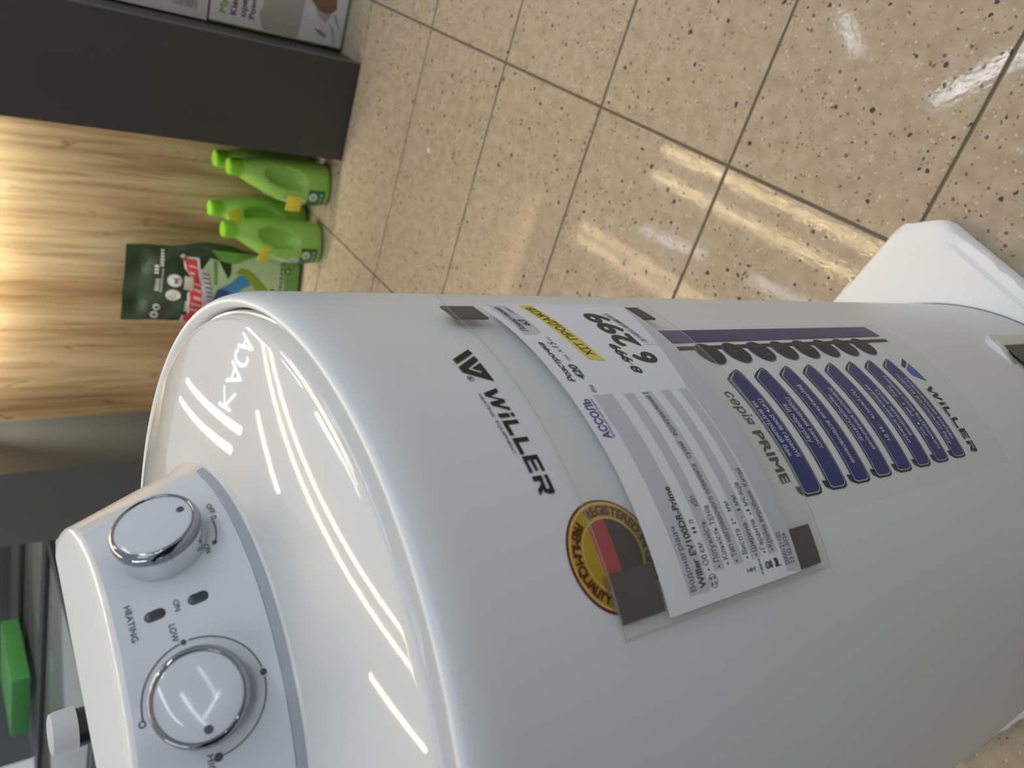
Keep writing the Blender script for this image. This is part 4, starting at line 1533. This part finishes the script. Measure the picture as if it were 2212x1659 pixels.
def make_cartons():
    WB = mat('carton_white', (208, 206, 204), 0.5)
    x = -1.785
    T = thing('appliance_box', 'white appliance carton with green and violet lettering standing on the floor right of the column', 'box', (x - 0.15, 0.30, 0.0015), 'appliance cartons')
    bevel_box('carton', x - 0.30, x, 0.0965, 0.46, 0.0015, 0.3440, WB, T, 0.002)
    gm = mat('carton_green', (92, 128, 66), 0.5)
    bevel_box('green_edge', x - 0.29, x + 0.0006, 0.0960, 0.462, 0.0016, 0.0075, gm, T, 0.0)
    bevel_box('green_edge', x - 0.0030, x + 0.0006, 0.0958, 0.0985, 0.004, 0.342, gm, T, 0.0)
    flat_print('photo_print', [[(0.134, 0.231), (0.16, 0.222), (0.30, 0.23), (0.30, 0.11), (0.187, 0.12), (0.141, 0.123), (0.101, 0.127), (0.102, 0.215)]], mat('carton_greyphoto', (158, 160, 150), 0.5), x + 0.0008, T)
    flat_print('photo_print', [[(0.187, 0.12), (0.30, 0.11), (0.30, 0.012), (0.103, 0.012), (0.099, 0.035), (0.1, 0.127), (0.143, 0.123)]], mat('carton_cloth', (196, 197, 198), 0.5), x + 0.0012, T)
    flat_print('photo_print', [[(0.179, 0.092), (0.160, 0.077), (0.150, 0.06), (0.168, 0.050), (0.185, 0.050), (0.19, 0.08)]], mat('carton_shade', (150, 152, 152), 0.5), x + 0.0016, T)
    flat_print('photo_print', [[(0.132, 0.087), (0.133, 0.07), (0.122, 0.050), (0.116, 0.055), (0.119, 0.070)]], mat('carton_shade2', (126, 128, 130), 0.5), x + 0.0016, T)
    flat_print('photo_print', [[(0.155, 0.052), (0.135, 0.040), (0.105, 0.030), (0.105, 0.026), (0.14, 0.034)], [(0.17, 0.042), (0.14, 0.020), (0.142, 0.017), (0.178, 0.036)]], mat('carton_shade', (150, 152, 152), 0.5), x + 0.0018, T)
    flat_print('photo_print', [[(0.196, 0.106), (0.181, 0.088), (0.174, 0.072), (0.173, 0.060), (0.177, 0.047), (0.19, 0.036), (0.25, 0.045), (0.26, 0.12)]], mat('carton_brown', (122, 92, 66), 0.5), x + 0.0022, T)

    def tx(s, y0, y1, zb, cap, m, bold=0.0):
        v, f = text2d(s, y0, y1, zb, cap, bold)
        build('carton_lettering', [(x + 0.0010, a, b) for a, b in v], f, m, T, smooth=False)
    vi = mat('carton_violet', (92, 84, 140), 0.5)
    tx('My', 0.120, 0.152, 0.309, 0.015, mat('carton_lime', (120, 196, 96), 0.5), 0.02)
    tx('Kier', 0.1195, 0.163, 0.284, 0.015, vi, 0.02)
    tx('opej', 0.1195, 0.165, 0.262, 0.014, vi, 0.02)
    tx('Powr', 0.1195, 0.172, 0.240, 0.014, vi, 0.02)
    U = thing('appliance_box', 'plain white appliance carton with a grey barcode, stacked on the lettered carton', 'box', (x - 0.15, 0.30, 0.3455), 'appliance cartons')
    bevel_box('carton', x - 0.30, x, 0.0935, 0.46, 0.3500, 0.66, mat('carton_white2', (214, 212, 214), 0.5), U, 0.002)
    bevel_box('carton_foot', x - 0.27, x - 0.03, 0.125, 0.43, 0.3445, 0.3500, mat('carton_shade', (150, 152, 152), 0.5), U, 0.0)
    L = []
    r2 = random.Random(5)
    z = 0.375
    while z < 0.43:
        w = r2.choice([0.0012, 0.0020, 0.0028])
        L.append([(0.1145, z), (0.160, z), (0.160, z + w), (0.1145, z + w)])
        z += w + r2.choice([0.0014, 0.0022])
    flat_print('barcode', L, mat('carton_barcode', (150, 148, 150), 0.6), x + 0.0008, U)


make_cartons()


# ---------------------------------------------------------------- things beyond the left column
def make_far():
    T = thing('display_freezer', 'low glass-topped display with black frame bars beyond the left column', 'freezer', (-2.7, -2.7, 0.002))
    bevel_box('cabinet', -3.7, -1.72, -3.85, -1.50, 0.002, 0.485, mat('freezer_grey', (96, 104, 104), 0.4), T, 0.004)
    bevel_box('glass_lid', -3.68, -1.74, -3.83, -1.52, 0.486, 0.494, mat('freezer_glass', (120, 132, 136), 0.06, spec=0.8), T, 0.001)
    bk = mat('black_frame', (40, 44, 48), 0.35)
    bevel_box('frame_bar', -3.70, -1.72, -2.10, -2.05, 0.4945, 0.52, bk, T, 0.003)
    bevel_box('frame_bar', -2.62, -2.55, -3.85, -1.50, 0.4945, 0.515, bk, T, 0.003)
    bevel_box('frame_bar', -3.25, -3.19, -3.85, -1.50, 0.4945, 0.515, bk, T, 0.003)
    W = thing('display_wall', 'dark grey-green display back wall behind the glass-topped display', 'display panel', (-3.85, -3.0, 0.002))
    bevel_box('wall_board', -3.90, -3.80, -5.2, -1.36, 0.002, 1.12, mat('wall_greygreen', (78, 86, 86), 0.5), W, 0.003)
    G = bevel_box('green_carton', -3.15, -2.75, -3.55, -3.15, 0.522, 0.60, mat('carton_leaf', (66, 140, 76), 0.5), None, 0.003)
    tag(G, 'flat green carton lying on the glass-topped display', 'box')
    Y = bevel_box('yellow_carton', -2.6, -1.95, -4.6, -3.95, 0.002, 0.52, mat('carton_mustard', (122, 112, 40), 0.5, mottle=(9, 0.4)), None, 0.004)
    tag(Y, 'mustard yellow carton beside the glass-topped display', 'box')


make_far()

# a crumb of white packing foam on the tiles
v, f = lathe([(0.0005, 0.0001), (0.004, 0.0008), (0.0048, 0.003), (0.003, 0.0055), (0.001, 0.006)], 7, (-1.262, 0.0, 0.0), cap0=True, cap1=True)
v = [(p[0] + 0.0012 * math.sin(i * 3), p[1] + 0.0018 * math.cos(i * 5), p[2]) for i, p in enumerate(v)]
cr = build('foam_crumb', v, f, FOAM, None, origin=(-1.262, 0.0, 0.0))
tag(cr, 'tiny white foam crumb lying alone on the tiled floor', 'crumb')
